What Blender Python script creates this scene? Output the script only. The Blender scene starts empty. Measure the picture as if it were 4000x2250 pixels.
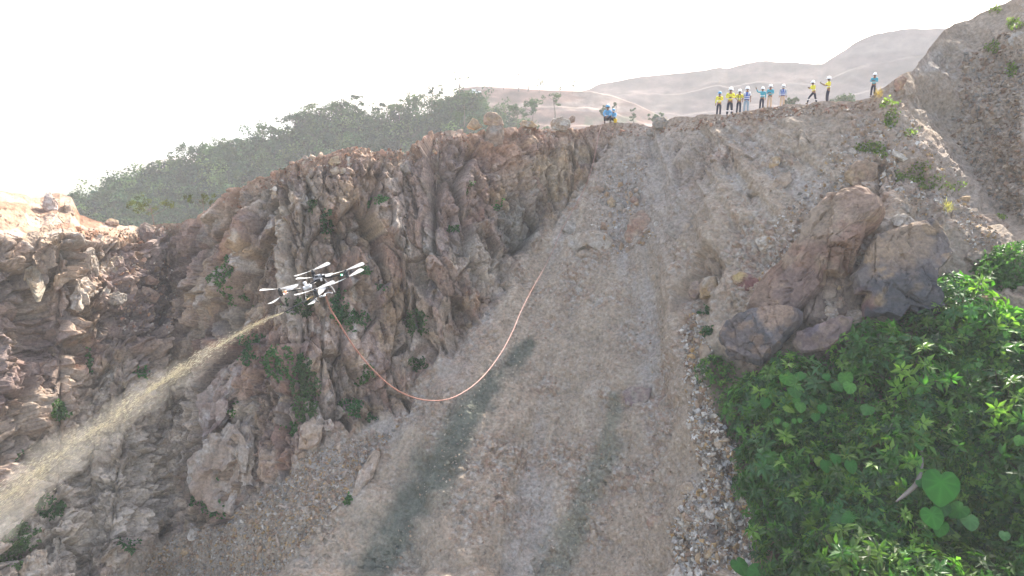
import bpy, bmesh, math, random
import numpy as np
from mathutils import Vector, Matrix
from math import radians, sin, cos, tan, pi

random.seed(7)
rng = np.random.default_rng(7)
S = bpy.context.scene
COL = S.collection

# ------------------------------------------------------------------ camera, sky, sun, exposure
PITCH = radians(-14.0)
F = 1717.5                       # focal length in the pixels of a 2576 x 1449 reading of the photograph
cam = bpy.data.cameras.new("camera"); cam.lens = 24.0; cam.sensor_width = 36.0
cam.clip_start = 0.1; cam.clip_end = 30000
camo = bpy.data.objects.new("camera", cam); COL.objects.link(camo)
camo.location = (0, 0, 0); camo.rotation_euler = (radians(90) + PITCH, 0, 0)
S.camera = camo

SUN_AZ, SUN_EL = radians(26.0), radians(40.5)      # clockwise from the +Y axis, which the camera faces
W = bpy.data.worlds.new("World"); S.world = W; W.use_nodes = True
nt = W.node_tree; nt.nodes.clear()
sky = nt.nodes.new("ShaderNodeTexSky"); sky.sky_type = 'NISHITA'; sky.sun_disc = False
sky.sun_elevation = SUN_EL; sky.sun_rotation = SUN_AZ
sky.air_density = 1.0; sky.dust_density = 4.0; sky.ozone_density = 1.0
bg = nt.nodes.new("ShaderNodeBackground"); bg.inputs[1].default_value = 0.15
wo = nt.nodes.new("ShaderNodeOutputWorld")
nt.links.new(sky.outputs[0], bg.inputs[0]); nt.links.new(bg.outputs[0], wo.inputs[0])

sl = bpy.data.lights.new("sun", 'SUN'); sl.energy = 5.0; sl.angle = radians(0.5); sl.color = (1.0, 0.93, 0.82)
so = bpy.data.objects.new("sun", sl); COL.objects.link(so)
SUN = Vector((sin(SUN_AZ) * cos(SUN_EL), cos(SUN_AZ) * cos(SUN_EL), sin(SUN_EL)))
so.rotation_euler = (-SUN).to_track_quat('-Z', 'Y').to_euler()
so.location = (60, 60, 80)

S.view_settings.view_transform = 'Standard'; S.view_settings.look = 'None'
S.view_settings.exposure = 1.6; S.view_settings.gamma = 1.0
S.render.engine = 'CYCLES'
S.cycles.max_bounces = 6; S.cycles.diffuse_bounces = 3; S.cycles.glossy_bounces = 2
S.cycles.transmission_bounces = 3; S.cycles.transparent_max_bounces = 4; S.cycles.volume_bounces = 1

# ------------------------------------------------------------------ helpers
FWD = np.array([0, cos(PITCH), sin(PITCH)]); UP = np.array([0, -sin(PITCH), cos(PITCH)])

def dirs(px, py):
    """world directions of photograph points (not normalised, forward part 1)"""
    px = np.asarray(px, float); py = np.asarray(py, float)
    a = (px - 1288.0) / F; b = -(py - 724.5) / F
    return np.stack([a, FWD[1] + UP[1] * b, FWD[2] + UP[2] * b], -1)

def at(px, py, d):
    v = dirs(px, py); v = v / np.linalg.norm(v, axis=-1, keepdims=True)
    return v * np.asarray(d, float)[..., None]

def hash3(ix, iy, iz, seed):
    h = (ix.astype(np.uint32) * np.uint32(374761393)) ^ (iy.astype(np.uint32) * np.uint32(668265263)) ^ (iz.astype(np.uint32) * np.uint32(2246822519)) ^ np.uint32((seed * 3266489917) & 0xffffffff)
    h = (h ^ (h >> np.uint32(15))) * np.uint32(2246822519)
    h = (h ^ (h >> np.uint32(13))) * np.uint32(3266489917)
    return h ^ (h >> np.uint32(16))

def r01(h, k=0):
    h = (h + np.uint32((k * 2654435761) & 0xffffffff))
    h = (h ^ (h >> np.uint32(15))) * np.uint32(2246822519)
    h = h ^ (h >> np.uint32(13))
    return (h & np.uint32(0xffffff)).astype(np.float32) / np.float32(16777215.0)

def vnoise(P, seed=0):
    """value noise in -1..1 at the points P (n,3)"""
    P = P.astype(np.float32)
    i = np.floor(P).astype(np.int32); f = P - i
    u = f * f * f * (f * (f * 6 - 15) + 10)
    out = np.zeros(len(P), np.float32)
    for dx in (0, 1):
        wx = u[:, 0] if dx else 1 - u[:, 0]
        for dy in (0, 1):
            wy = u[:, 1] if dy else 1 - u[:, 1]
            for dz in (0, 1):
                wz = u[:, 2] if dz else 1 - u[:, 2]
                out += wx * wy * wz * r01(hash3(i[:, 0] + dx, i[:, 1] + dy, i[:, 2] + dz, seed))
    return out * 2 - 1

def fbm(P, octs=4, seed=0, gain=0.5):
    a, t, s = 1.0, 0.0, np.zeros(len(P), np.float32)
    Q = P.copy()
    for k in range(octs):
        s += a * vnoise(Q, seed + k * 17); t += a; a *= gain; Q = Q * 2.03 + 11.7
    return s / t * 1.5

def voro(P, seed=0, jit=0.9):
    """cells: F1, F2, hash of the nearest cell, vector from its feature point"""
    P = P.astype(np.float32); i = np.floor(P).astype(np.int32); n = len(P)
    f1 = np.full(n, 9., np.float32); f2 = np.full(n, 9., np.float32)
    hh = np.zeros(n, np.uint32); vec = np.zeros((n, 3), np.float32)
    for dx in (-1, 0, 1):
        for dy in (-1, 0, 1):
            for dz in (-1, 0, 1):
                cx, cy, cz = i[:, 0] + dx, i[:, 1] + dy, i[:, 2] + dz
                h = hash3(cx, cy, cz, seed)
                vx = P[:, 0] - (cx + 0.5 + (r01(h, 1) - 0.5) * jit)
                vy = P[:, 1] - (cy + 0.5 + (r01(h, 2) - 0.5) * jit)
                vz = P[:, 2] - (cz + 0.5 + (r01(h, 3) - 0.5) * jit)
                d = np.sqrt(vx * vx + vy * vy + vz * vz)
                m = d < f1
                f2 = np.where(m, f1, np.minimum(f2, d))
                f1 = np.where(m, d, f1); hh = np.where(m, h, hh)
                vec[m, 0] = vx[m]; vec[m, 1] = vy[m]; vec[m, 2] = vz[m]
    return f1, f2, hh, vec

def sstep(a, b, x):
    t = np.clip((x - a) / (b - a), 0, 1); return t * t * (3 - 2 * t)

def blocks(P, scale, amp, tilt, crack, seed, cw=0.12):
    """fractured rock: each cell is a block standing out by its own amount with its own tilted face"""
    Q = P / np.asarray(scale, np.float32)
    f1, f2, h, v = voro(Q, seed)
    d = (r01(h, 5) - 0.5) * amp
    for k in range(3):
        d += (r01(h, 6 + k) - 0.5) * tilt * v[:, k] * amp * 2
    d -= crack * (1 - sstep(0, cw, f2 - f1))
    return d, h, f2 - f1

def mesh_np(name, V, faces, cols=None, smooth=False, mats=None, midx=None):
    """mesh from arrays: V (n,3), faces (m,k) or a list of such arrays"""
    me = bpy.data.meshes.new(name)
    fl = faces if isinstance(faces, list) else [faces]
    nl = sum(f.size for f in fl); nf = sum(len(f) for f in fl)
    me.vertices.add(len(V)); me.vertices.foreach_set("co", np.ascontiguousarray(V, np.float32).ravel())
    me.loops.add(nl); me.polygons.add(nf)
    me.loops.foreach_set("vertex_index", np.concatenate([f.ravel() for f in fl]).astype(np.int32))
    tot = np.concatenate([np.full(len(f), f.shape[1], np.int32) for f in fl])
    st = np.concatenate([[0], np.cumsum(tot)[:-1]]).astype(np.int32)
    me.polygons.foreach_set("loop_start", st)
    try: me.polygons.foreach_set("loop_total", tot)
    except Exception: pass
    me.update(calc_edges=True)
    if cols is not None:
        a = me.color_attributes.new("Col", 'FLOAT_COLOR', 'POINT')
        c4 = np.ones((len(V), 4), np.float32); c4[:, :3] = cols
        a.data.foreach_set("color", c4.ravel())
    me.polygons.foreach_set("use_smooth", np.full(nf, bool(smooth)))
    for m in (mats or []): me.materials.append(m)
    if midx is not None: me.polygons.foreach_set("material_index", np.asarray(midx, np.int32))
    me.validate()
    return me

def link(name, me, parent=None, loc=None):
    o = bpy.data.objects.new(name, me); COL.objects.link(o)
    if parent is not None: o.parent = parent
    if loc is not None: o.location = loc
    return o

def tag(o, label=None, cat=None, group=None, kind=None):
    if label: o["label"] = label
    if cat: o["category"] = cat
    if group: o["group"] = group
    if kind: o["kind"] = kind
    return o

def empty(name, loc=(0, 0, 0), rz=0.0):
    o = bpy.data.objects.new(name, None); COL.objects.link(o)
    o.location = loc; o.rotation_euler = (0, 0, rz); o.empty_display_size = 0.2
    return o

def mat_plain(name, col, rough=0.6, metal=0.0, noise=0.12, nscale=20.0, emit=None, spec=0.5):
    m = bpy.data.materials.new(name); m.use_nodes = True
    t = m.node_tree; b = t.nodes["Principled BSDF"]
    b.inputs["Roughness"].default_value = rough; b.inputs["Metallic"].default_value = metal
    b.inputs["Specular IOR Level"].default_value = spec
    tc = t.nodes.new("ShaderNodeTexCoord"); n = t.nodes.new("ShaderNodeTexNoise")
    n.inputs["Scale"].default_value = nscale; n.inputs["Detail"].default_value = 3
    mp = t.nodes.new("ShaderNodeMapRange"); mp.inputs[3].default_value = 1 - noise; mp.inputs[4].default_value = 1 + noise
    mx = t.nodes.new("ShaderNodeMix"); mx.data_type = 'RGBA'; mx.blend_type = 'MULTIPLY'; mx.inputs[0].default_value = 1
    t.links.new(tc.outputs["Object"], n.inputs["Vector"]); t.links.new(n.outputs[0], mp.inputs[0])
    mx.inputs[6].default_value = (*col, 1); t.links.new(mp.outputs[0], mx.inputs[7])
    t.links.new(mx.outputs[2], b.inputs["Base Color"])
    if emit:
        b.inputs["Emission Color"].default_value = (*emit[:3], 1); b.inputs["Emission Strength"].default_value = emit[3]
    return m

def mat_rock(name, rand=0.0, bump=0.6, scale=6.0, dist=0.06):
    """rock and soil: the mesh's own Col mineral colours, finer grain and bumps on top"""
    m = bpy.data.materials.new(name); m.use_nodes = True
    t = m.node_tree; b = t.nodes["Principled BSDF"]; L = t.links.new
    b.inputs["Roughness"].default_value = 0.93; b.inputs["Specular IOR Level"].default_value = 0.25
    at_ = t.nodes.new("ShaderNodeAttribute"); at_.attribute_name = "Col"
    geo = t.nodes.new("ShaderNodeNewGeometry")
    n1 = t.nodes.new("ShaderNodeTexNoise"); n1.inputs["Scale"].default_value = scale; n1.inputs["Detail"].default_value = 8; n1.inputs["Roughness"].default_value = 0.68
    n2 = t.nodes.new("ShaderNodeTexNoise"); n2.inputs["Scale"].default_value = scale * 0.35; n2.inputs["Detail"].default_value = 6
    L(geo.outputs["Position"], n1.inputs["Vector"]); L(geo.outputs["Position"], n2.inputs["Vector"])
    mp = t.nodes.new("ShaderNodeMapRange"); mp.inputs[1].default_value = .25; mp.inputs[2].default_value = .75; mp.inputs[3].default_value = .52; mp.inputs[4].default_value = 1.5
    L(n1.outputs[0], mp.inputs[0])
    mx = t.nodes.new("ShaderNodeMix"); mx.data_type = 'RGBA'; mx.blend_type = 'MULTIPLY'; mx.inputs[0].default_value = 1
    L(at_.outputs["Color"], mx.inputs[6]); L(mp.outputs[0], mx.inputs[7])
    out = mx.outputs[2]
    if rand:
        oi = t.nodes.new("ShaderNodeObjectInfo")
        rp = t.nodes.new("ShaderNodeValToRGB"); e = rp.color_ramp.elements
        e[0].position = 0; e[0].color = (.55, .46, .40, 1); e[1].position = 1; e[1].color = (1.5, 1.45, 1.4, 1)
        for p, c in ((.25, (.9, .72, .58, 1)), (.5, (1.0, .95, .9, 1)), (.7, (1.15, .9, .62, 1)), (.85, (.85, .85, .88, 1))):
            q = e.new(p); q.color = c
        L(oi.outputs["Random"], rp.inputs[0])
        m2 = t.nodes.new("ShaderNodeMix"); m2.data_type = 'RGBA'; m2.blend_type = 'MULTIPLY'; m2.inputs[0].default_value = 1
        L(out, m2.inputs[6]); L(rp.outputs[0], m2.inputs[7]); out = m2.outputs[2]
    L(out, b.inputs["Base Color"])
    bp = t.nodes.new("ShaderNodeBump"); bp.inputs["Strength"].default_value = bump; bp.inputs["Distance"].default_value = dist
    ad = t.nodes.new("ShaderNodeMath"); ad.operation = 'ADD'; L(n1.outputs[0], ad.inputs[0]); L(n2.outputs[0], ad.inputs[1])
    L(ad.outputs[0], bp.inputs["Height"]); L(bp.outputs[0], b.inputs["Normal"])
    return m

def mat_leaf(name, tint=(1, 1, 1), trans=0.35, gloss=0.35, rand=0.25):
    """leaves: Col colour, some light passing through"""
    m = bpy.data.materials.new(name); m.use_nodes = True
    t = m.node_tree; t.nodes.clear(); L = t.links.new
    o = t.nodes.new("ShaderNodeOutputMaterial"); b = t.nodes.new("ShaderNodeBsdfPrincipled")
    b.inputs["Roughness"].default_value = 0.45; b.inputs["Specular IOR Level"].default_value = gloss
    tr = t.nodes.new("ShaderNodeBsdfTranslucent"); mx = t.nodes.new("ShaderNodeMixShader"); mx.inputs[0].default_value = trans
    a = t.nodes.new("ShaderNodeAttribute"); a.attribute_name = "Col"
    oi = t.nodes.new("ShaderNodeObjectInfo"); mr = t.nodes.new("ShaderNodeMapRange"); mr.inputs[3].default_value = 1 - rand; mr.inputs[4].default_value = 1 + rand
    L(oi.outputs["Random"], mr.inputs[0])
    m1 = t.nodes.new("ShaderNodeMix"); m1.data_type = 'RGBA'; m1.blend_type = 'MULTIPLY'; m1.inputs[0].default_value = 1
    L(a.outputs["Color"], m1.inputs[6]); L(mr.outputs[0], m1.inputs[7])
    m2 = t.nodes.new("ShaderNodeMix"); m2.data_type = 'RGBA'; m2.blend_type = 'MULTIPLY'; m2.inputs[0].default_value = 1
    L(m1.outputs[2], m2.inputs[6]); m2.inputs[7].default_value = (1.6, 1.9, 0.7, 1)
    L(m1.outputs[2], b.inputs["Base Color"]); L(m2.outputs[2], tr.inputs["Color"])
    L(b.outputs[0], mx.inputs[1]); L(tr.outputs[0], mx.inputs[2]); L(mx.outputs[0], o.inputs[0])
    return m

# ------------------------------------------------------------------ the pit slope: one sheet from below the frame over the rim to the ground behind
# columns: rim distance, then slope angles down the face and the photograph rows where they change
CREST = np.array([(-700, 470), (-300, 470), (0, 480), (60, 488), (100, 500), (130, 488), (150, 484), (180, 497), (200, 540), (235, 552), (270, 560), (350, 568), (400, 562), (450, 560), (480, 545), (500, 530), (560, 492), (630, 452),
    (700, 425), (750, 397), (800, 388), (870, 374), (950, 377), (1000, 377), (1050, 370), (1075, 347), (1100, 327), (1180, 322), (1240, 318), (1300, 318), (1400, 326), (1440, 322), (1500, 312), (1540, 307), (1600, 312), (1640, 318),
    (1660, 310), (1700, 295), (1760, 290), (1800, 287), (1860, 284), (1920, 272), (1960, 266), (2000, 264), (2040, 261), (2080, 254), (2150, 254), (2190, 246), (2210, 226), (2250, 200), (2270, 186), (2300, 176), (2310, 158), (2340, 118),
    (2370, 80), (2400, 62), (2450, 45), (2500, 25), (2540, 0), (2576, -28), (2700, -90), (2900, -150), (3300, -190)], float)
# px, rim distance, then four (angle, to row)
PROF = [(-700, 60, 14, 575, 60, 1000, 52, 1250, 45), (-300, 58, 14, 575, 62, 1000, 54, 1250, 44), (0, 58, 15, 592, 66, 1000, 54, 1250, 42), (150, 60, 16, 600, 66, 960, 56, 1200, 42), (250, 57, 15, 606, 64, 900, 58, 1180, 42),
    (340, 58, 12, 604, 66, 720, 45, 860, 56), (430, 59, 62, 640, 70, 705, 42, 830, 58), (490, 56, 50, 600, 68, 760, 60, 1250, 46), (600, 50.5, 34, 480, 66, 960, 55, 1300, 42), (760, 49, 38, 440, 66, 900, 58, 1150, 40), (900, 50, 38, 420, 66, 880, 62, 1070, 39),
    (1050, 51, 38, 410, 66, 860, 60, 980, 39), (1200, 53, 32, 350, 62, 660, 56, 800, 40), (1350, 56, 40, 345, 60, 480, 54, 640, 41), (1450, 58, 42, 345, 50, 430, 44, 560, 42), (1540, 58, 40, 345, 44, 440, 42, 700, 42), (1660, 55, 38, 345, 43, 600, 43, 900, 43), (1800, 49, 40, 345, 43, 600, 43, 900, 42),
    (1950, 47.2, 40, 320, 43, 600, 42, 880, 41), (2100, 46.5, 40, 320, 43, 600, 42, 820, 40), (2200, 45.5, 42, 300, 43, 480, 44, 800, 38), (2260, 46, 44, 250, 40, 420, 44, 700, 38), (2330, 53, 48, 250, 20, 330, 43, 640, 37), (2400, 58, 46, 400, 14, 470, 42, 720, 36), (2480, 58, 47, 500, 12, 560, 38, 740, 36),
    (2576, 57, 48, 600, 11, 690, 26, 800, 40), (2750, 56, 49, 640, 12, 760, 24, 900, 40), (3300, 56, 50, 640, 20, 760, 24, 900, 40)]
PROF = np.array(PROF, float)
cpx = np.concatenate([np.linspace(-700, -12, 60), np.linspace(0, 2576, 1180), np.linspace(2588, 3300, 60)])
NC = len(cpx)
crest = np.interp(cpx, CREST[:, 0], CREST[:, 1])
j3 = np.stack([cpx / 26, np.zeros(NC), np.zeros(NC)], -1)
crest = crest + fbm(j3, 4, 3) * 3.0
def colsmooth(a, k):
    w = np.exp(-0.5 * (np.arange(-3 * k, 3 * k + 1) / k) ** 2); w /= w.sum()
    return np.convolve(np.pad(a, 3 * k, mode='edge'), w, 'valid')
prof = [colsmooth(np.interp(cpx, PROF[:, 0], PROF[:, k]), 9) for k in range(1, 9)]
NV, NB, NBACK = 620, 40, 46
rows_py = np.concatenate([crest[None, :] + np.linspace(0, 1, NV)[:, None] * (1449 - crest)[None, :], np.linspace(1453, 2050, NB)[:, None] * np.ones(NC)[None, :]])
NR = len(rows_py)
PXG = np.broadcast_to(cpx, rows_py.shape); PYG = rows_py
D = dirs(PXG, PYG)
hz = np.hypot(D[..., 0], D[..., 1]); tE = D[..., 2] / hz
AZX, AZY = D[..., 0] / hz, D[..., 1] / hz
def tan_at(px, py):
    d = dirs(px, py); return d[..., 2] / np.hypot(d[..., 0], d[..., 1])
H = np.zeros_like(tE)
h0 = prof[0].copy(); z0 = h0 * tE[0]; ytop = crest.copy()
for k in range(4):
    s = np.tan(np.radians(prof[1 + 2 * k]))
    ybot = np.maximum(prof[2 + 2 * k], ytop) if k < 3 else np.full(NC, 1e9)
    hh_ = (s * h0 - z0)[None, :] / np.maximum(s[None, :] - tE, 0.12)
    m = (PYG >= ytop[None, :]) & (PYG <= ybot[None, :])
    H = np.where(m, hh_, H)
    if k < 3:
        tb = tan_at(cpx, ybot); h0n = (s * h0 - z0) / np.maximum(s - tb, 0.12); z0 = h0n * tb; h0 = h0n; ytop = ybot
def blur_rows(a, k):
    w = np.exp(-0.5 * (np.arange(-3 * k, 3 * k + 1) / k) ** 2); w /= w.sum()
    p = np.pad(a, ((3 * k, 3 * k), (0, 0)), mode='edge'); out = np.zeros_like(a)
    for i, ww in enumerate(w): out += ww * p[i:i + a.shape[0]]
    return out
def blur2(a, kr, kc):
    return blur_rows(blur_rows(a, kr).T, kc).T
Htop = H[:4].copy()
H = blur2(H, 5, 6)
_um = blur2(((PXG > 1830 + (1449 - PYG) * .0) & (PYG > 760)).astype(float), 14, 14)
H = H + (blur2(H, 16, 45) - H) * _um
BASE = np.stack([AZX * H, AZY * H, H * tE], -1)

def in_poly(px, py, poly):
    poly = np.asarray(poly, float); inside = np.zeros(px.shape, bool)
    x1, y1 = poly[-1]
    for x2, y2 in poly:
        c = ((y1 > py) != (y2 > py)) & (px < (x2 - x1) * (py - y1) / (y2 - y1 + 1e-9) + x1)
        inside ^= c; x1, y1 = x2, y2
    return inside

wob = fbm(np.stack([PXG.ravel() / 60, PYG.ravel() / 60, np.zeros(PXG.size)], -1), 4, 5).reshape(PXG.shape)
wob2 = fbm(np.stack([PXG.ravel() / 60, PYG.ravel() / 60, np.full(PXG.size, 9.)], -1), 4, 6).reshape(PXG.shape)
WX, WY = PXG + wob * 22, PYG + wob2 * 22        # zone borders wander
CLIFF = [(-800, 400), (1420, 300), (1545, 320), (1540, 345), (1490, 430), (1400, 540), (1340, 610), (1290, 700), (1205, 800), (1135, 880), (1070, 925), (1000, 1030), (860, 1085), (740, 1140), (640, 1255), (540, 1300), (430, 1345), (300, 1430), (150, 1600), (-800, 2100)]
rockm = blur2(in_poly(WX, WY, CLIFF).astype(float), 5, 5)
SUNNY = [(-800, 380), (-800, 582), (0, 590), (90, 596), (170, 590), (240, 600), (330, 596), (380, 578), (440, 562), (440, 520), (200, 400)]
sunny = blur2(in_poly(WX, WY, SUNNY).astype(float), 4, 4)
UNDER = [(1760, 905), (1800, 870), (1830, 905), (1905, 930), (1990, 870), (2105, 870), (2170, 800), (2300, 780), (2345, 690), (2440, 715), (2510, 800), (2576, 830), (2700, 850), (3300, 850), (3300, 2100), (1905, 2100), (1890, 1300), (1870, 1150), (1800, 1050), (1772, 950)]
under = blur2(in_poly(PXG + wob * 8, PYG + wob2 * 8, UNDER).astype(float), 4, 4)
rockm = rockm * (1 - 0.75 * sunny)

N0 = np.cross(np.gradient(BASE, axis=1), np.gradient(BASE, axis=0)); N0 /= np.linalg.norm(N0, axis=-1, keepdims=True) + 1e-9
if (N0[300, 600] @ np.array([0, -1, .5])) < 0: N0 = -N0
N0 = np.stack([blur2(N0[..., k], 6, 6) for k in range(3)], -1); N0 /= np.linalg.norm(N0, axis=-1, keepdims=True)
PB = BASE.reshape(-1, 3)
n = len(PB)
# joints lean: sheared coordinates
warp = np.stack([fbm(PB / 6.0, 1, 21), fbm(PB / 6.0, 1, 22), fbm(PB / 6.0, 1, 23)], -1) * 0.35
lean = np.where(PXG.ravel() < 700, -0.28, 0.16)
Q = PB + warp; Q[:, 0] = Q[:, 0] + lean * Q[:, 2]
b1, hA, eA = blocks(Q, (3.0, 4.6, 8.0), 1.35, 1.0, .24, 31, .05)
b2, hB, eB = blocks(Q + warp * .5, (1.15, 1.9, 2.9), .80, 1.2, .11, 32, .06)
b3, hC, eC = blocks(Q, (.45, .7, 1.0), .36, 1.4, .05, 33, .10)
b4, hD, eD = blocks(PB, (.22, .3, .36), .15, 1.1, .0, 34)
crumb = np.zeros(n)
for (x, y, rx, ry) in [(330, 1150, 420, 240), (180, 1330, 330, 160), (360, 740, 120, 130), (1330, 470, 150, 130), (1250, 720, 110, 150), (640, 440, 160, 50), (850, 400, 200, 50), (700, 1020, 100, 110)]:
    crumb = np.maximum(crumb, np.clip(1.4 * (1 - ((PXG.ravel() + 30 * wob.ravel() - x) / rx) ** 2 - ((PYG.ravel() + 30 * wob2.ravel() - y) / ry) ** 2), 0, 1))
b1 *= 1 - .45 * crumb; b2 *= 1 - .4 * crumb; b3 *= 1 + .25 * crumb; b4 *= 1 + .8 * crumb
ridg = 1 - np.abs(fbm(PB / np.array([4.0, 4.0, 9.0]), 3, 41))
b1 += .5 * np.clip(eA, 0, .35) * (1 - .5 * crumb); b2 += .22 * np.clip(eB, 0, .4); b3 += .08 * np.clip(eC, 0, .4)
rockdisp = b1 + b2 + b3 + b4 + (ridg - .6) * .30 + fbm(PB / .5, 3, 42) * .06 - .35
# loose slopes: runnels that fan out from the notch under the rim, lumps, stones
phi = np.arctan2(PXG.ravel() - 1560, PYG.ravel() - 60.0); rr = np.hypot(PXG.ravel() - 1560, PYG.ravel() - 60.0)
G1 = fbm(np.stack([phi * 11, rr / 420, np.zeros(n)], -1), 4, 51)
G2 = fbm(np.stack([phi * 34, rr / 170, np.ones(n)], -1), 4, 52)
lump = fbm(PB / 1.3, 4, 53); lump2 = fbm(PB / .3, 3, 54)
c1, hE, eE = blocks(PB, (.45, .45, .4), .16, 1.0, 0, 55)
c2, hF, eF = blocks(PB, (.19, .19, .17), .07, 1.0, 0, 56)
stony = sstep(-.2, .5, fbm(PB / 2.2, 3, 57))
dirtdisp = G1 * .36 + G2 * .09 + lump * .24 + lump2 * .07 + c1 * (.12 + .9 * stony) + c2 * (.35 + .7 * stony)
# the near spur and far right slope: long fall-line ribs
rib = sstep(2150, 2300, PXG.ravel())
ribn = fbm(np.stack([(PXG.ravel() + PYG.ravel() * -.72) / 46, (PXG.ravel() + PYG.ravel()) / 420, np.zeros(n)], -1), 4, 58)
dirtdisp = dirtdisp * (1 - .2 * rib) + ribn * .30 * rib + fbm(PB / 2.6, 4, 60) * .35 * rib
rk = rockm.ravel()
half = sstep(-.1, .5, fbm(PB / 3.0, 3, 59)) * .55 * (PXG.ravel() > 1700) * (1 - under.ravel())  # rocky outcrops in the spur
rk2 = np.clip(rk + half * sstep(300, 420, PYG.ravel()), 0, 1)
disp = rockdisp * rk2 + dirtdisp * (1 - rk2)
disp *= 1 - .75 * under.ravel()
disp *= 1 - .55 * sunny.ravel()
vrow = (np.arange(NR) / NV)[:, None] * np.ones(NC)[None, :]
disp *= .35 + .65 * sstep(0, .06, vrow.ravel())       # keep the rim where it is
_d = np.pad(disp.reshape(NR, NC), 1, mode='edge'); disp = (.64 * _d[1:-1, 1:-1] + .09 * (_d[:-2, 1:-1] + _d[2:, 1:-1] + _d[1:-1, :-2] + _d[1:-1, 2:])).ravel()   # takes the saw-teeth off block edges
PD = (PB + N0.reshape(-1, 3) * disp[:, None]).reshape(NR, NC, 3)

# ground behind the rim
tb = (np.linspace(0, 1, NBACK + 1)[1:] ** 1.7) * 45.0
fall = np.clip(-tE[0], 0, 1) + .20
BACK = np.zeros((NBACK, NC, 3))
for k, t_ in enumerate(tb):
    q = PD[0].copy(); q[:, 0] += AZX[0] * t_; q[:, 1] += AZY[0] * t_; q[:, 2] -= fall * t_
    q[:, 2] += fbm(q / .8, 4, 61) * .12 * min(1, t_ * 2)
    BACK[NBACK - 1 - k] = q
BACK[0, :, 2] -= 40.0
TV = np.concatenate([BACK, PD]).reshape(-1, 3)

# mineral colours
def C(*a): return np.array(a, np.float32)
BROWN, REDB, PURP, GREY, TAN, OCHRE, WHITE, DARK, BLUEG = C(.262, .178, .125), C(.262, .138, .092), C(.185, .125, .115), C(.25, .228, .20), C(.34, .255, .18), C(.37, .25, .125), C(.50, .455, .40), C(.085, .078, .08), C(.135, .155, .17)
def pal(h, cols, k):
    r = (r01(h, k) * len(cols)).astype(int).clip(0, len(cols) - 1)
    return np.stack(cols)[r]
def lerp(a, b, t): return a + (b - a) * t[:, None]
def rock_colour(P, hA, hB, hC, seed=0):
    c = .5 * pal(hB, [BROWN, REDB, TAN, GREY, BROWN, PURP, TAN], 11) + .3 * pal(hA, [BROWN, PURP, TAN, GREY], 12) + .2 * pal(hC, [BROWN, TAN, REDB, GREY], 13)
    n1 = fbm(P / np.array([2.2, 2.2, 3.6]), 5, 71 + seed); n2 = fbm(P / 1.4, 5, 72 + seed); n3 = fbm(P / np.array([.8, .8, 1.8]), 5, 73 + seed); n4 = fbm(P / 2.8, 4, 74 + seed)
    c = lerp(c, OCHRE, .6 * sstep(.25, .6, n2)); c = lerp(c, PURP, .6 * sstep(.2, .6, n1)); c = lerp(c, REDB * 1.1, .5 * sstep(.25, .65, n4))
    c = lerp(c, WHITE, .6 * sstep(.36, .66, n3) * sstep(-.25, .25, -n1)); c = lerp(c, DARK, .55 * sstep(.35, .7, -n3) * sstep(-.1, .3, n4))
    return c
px_, py_ = PXG.ravel(), PYG.ravel()
cr = rock_colour(PB, hA, hB, hC)
cr *= (.72 + .28 * sstep(0, .1, eB))[:, None]          # darker along the block joints
def blob(x, y, rx, ry, ang=0):
    a = radians(ang); u = (px_ + wob.ravel() * 30 - x); v = (py_ + wob2.ravel() * 30 - y)
    uu = u * cos(a) + v * sin(a); vv = -u * sin(a) + v * cos(a)
    return np.clip(1 - ((uu / rx) ** 2 + (vv / ry) ** 2), 0, 1) ** .7
n5 = sstep(-.25, .35, fbm(PB / .7, 4, 75))
for (x, y, rx, ry, ang, col, w) in [(1225, 665, 85, 70, 0, WHITE, .75), (270, 1160, 400, 250, -35, C(.40, .355, .30), .85), (200, 1330, 300, 150, -20, C(.45, .41, .355), .75), (520, 1080, 130, 130, -30, C(.38, .33, .28), .7), (560, 1130, 90, 110, 0, C(.36, .28, .22), .5), (575, 950, 80, 60, 0, C(.36, .25, .2), .6),
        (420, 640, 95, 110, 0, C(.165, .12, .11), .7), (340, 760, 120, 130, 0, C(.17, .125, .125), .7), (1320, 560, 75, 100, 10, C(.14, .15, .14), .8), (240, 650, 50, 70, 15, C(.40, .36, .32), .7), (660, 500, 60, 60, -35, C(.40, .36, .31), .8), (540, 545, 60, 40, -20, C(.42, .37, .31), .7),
        (60, 700, 90, 90, 0, C(.30, .24, .18), .5), (760, 620, 70, 160, 0, C(.27, .24, .20), .6), (730, 770, 50, 120, 0, C(.33, .31, .28), .7), (820, 470, 80, 60, 0, C(.30, .23, .16), .6), (1000, 500, 160, 90, 0, C(.22, .165, .14), .5), (1030, 770, 70, 60, 0, C(.30, .23, .18), .5),
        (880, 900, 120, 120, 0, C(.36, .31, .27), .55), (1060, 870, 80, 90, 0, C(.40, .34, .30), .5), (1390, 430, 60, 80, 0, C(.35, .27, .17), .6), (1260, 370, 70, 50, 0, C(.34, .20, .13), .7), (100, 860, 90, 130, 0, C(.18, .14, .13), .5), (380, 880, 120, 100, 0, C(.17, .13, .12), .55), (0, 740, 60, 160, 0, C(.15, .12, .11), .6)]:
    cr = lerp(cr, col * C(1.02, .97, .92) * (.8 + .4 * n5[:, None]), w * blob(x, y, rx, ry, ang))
rimrow = sstep(46, 0, py_ - np.repeat(crest[None, :], NR, 0).ravel())
cr = lerp(cr, C(.36, .22, .15) * (.75 + .5 * n5[:, None]), .65 * rimrow * (px_ > 480))
DIRT = C(.358, .294, .224)
cd = DIRT[None, :] * (.9 + .16 * lump[:, None] + .1 * G2[:, None])
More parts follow.
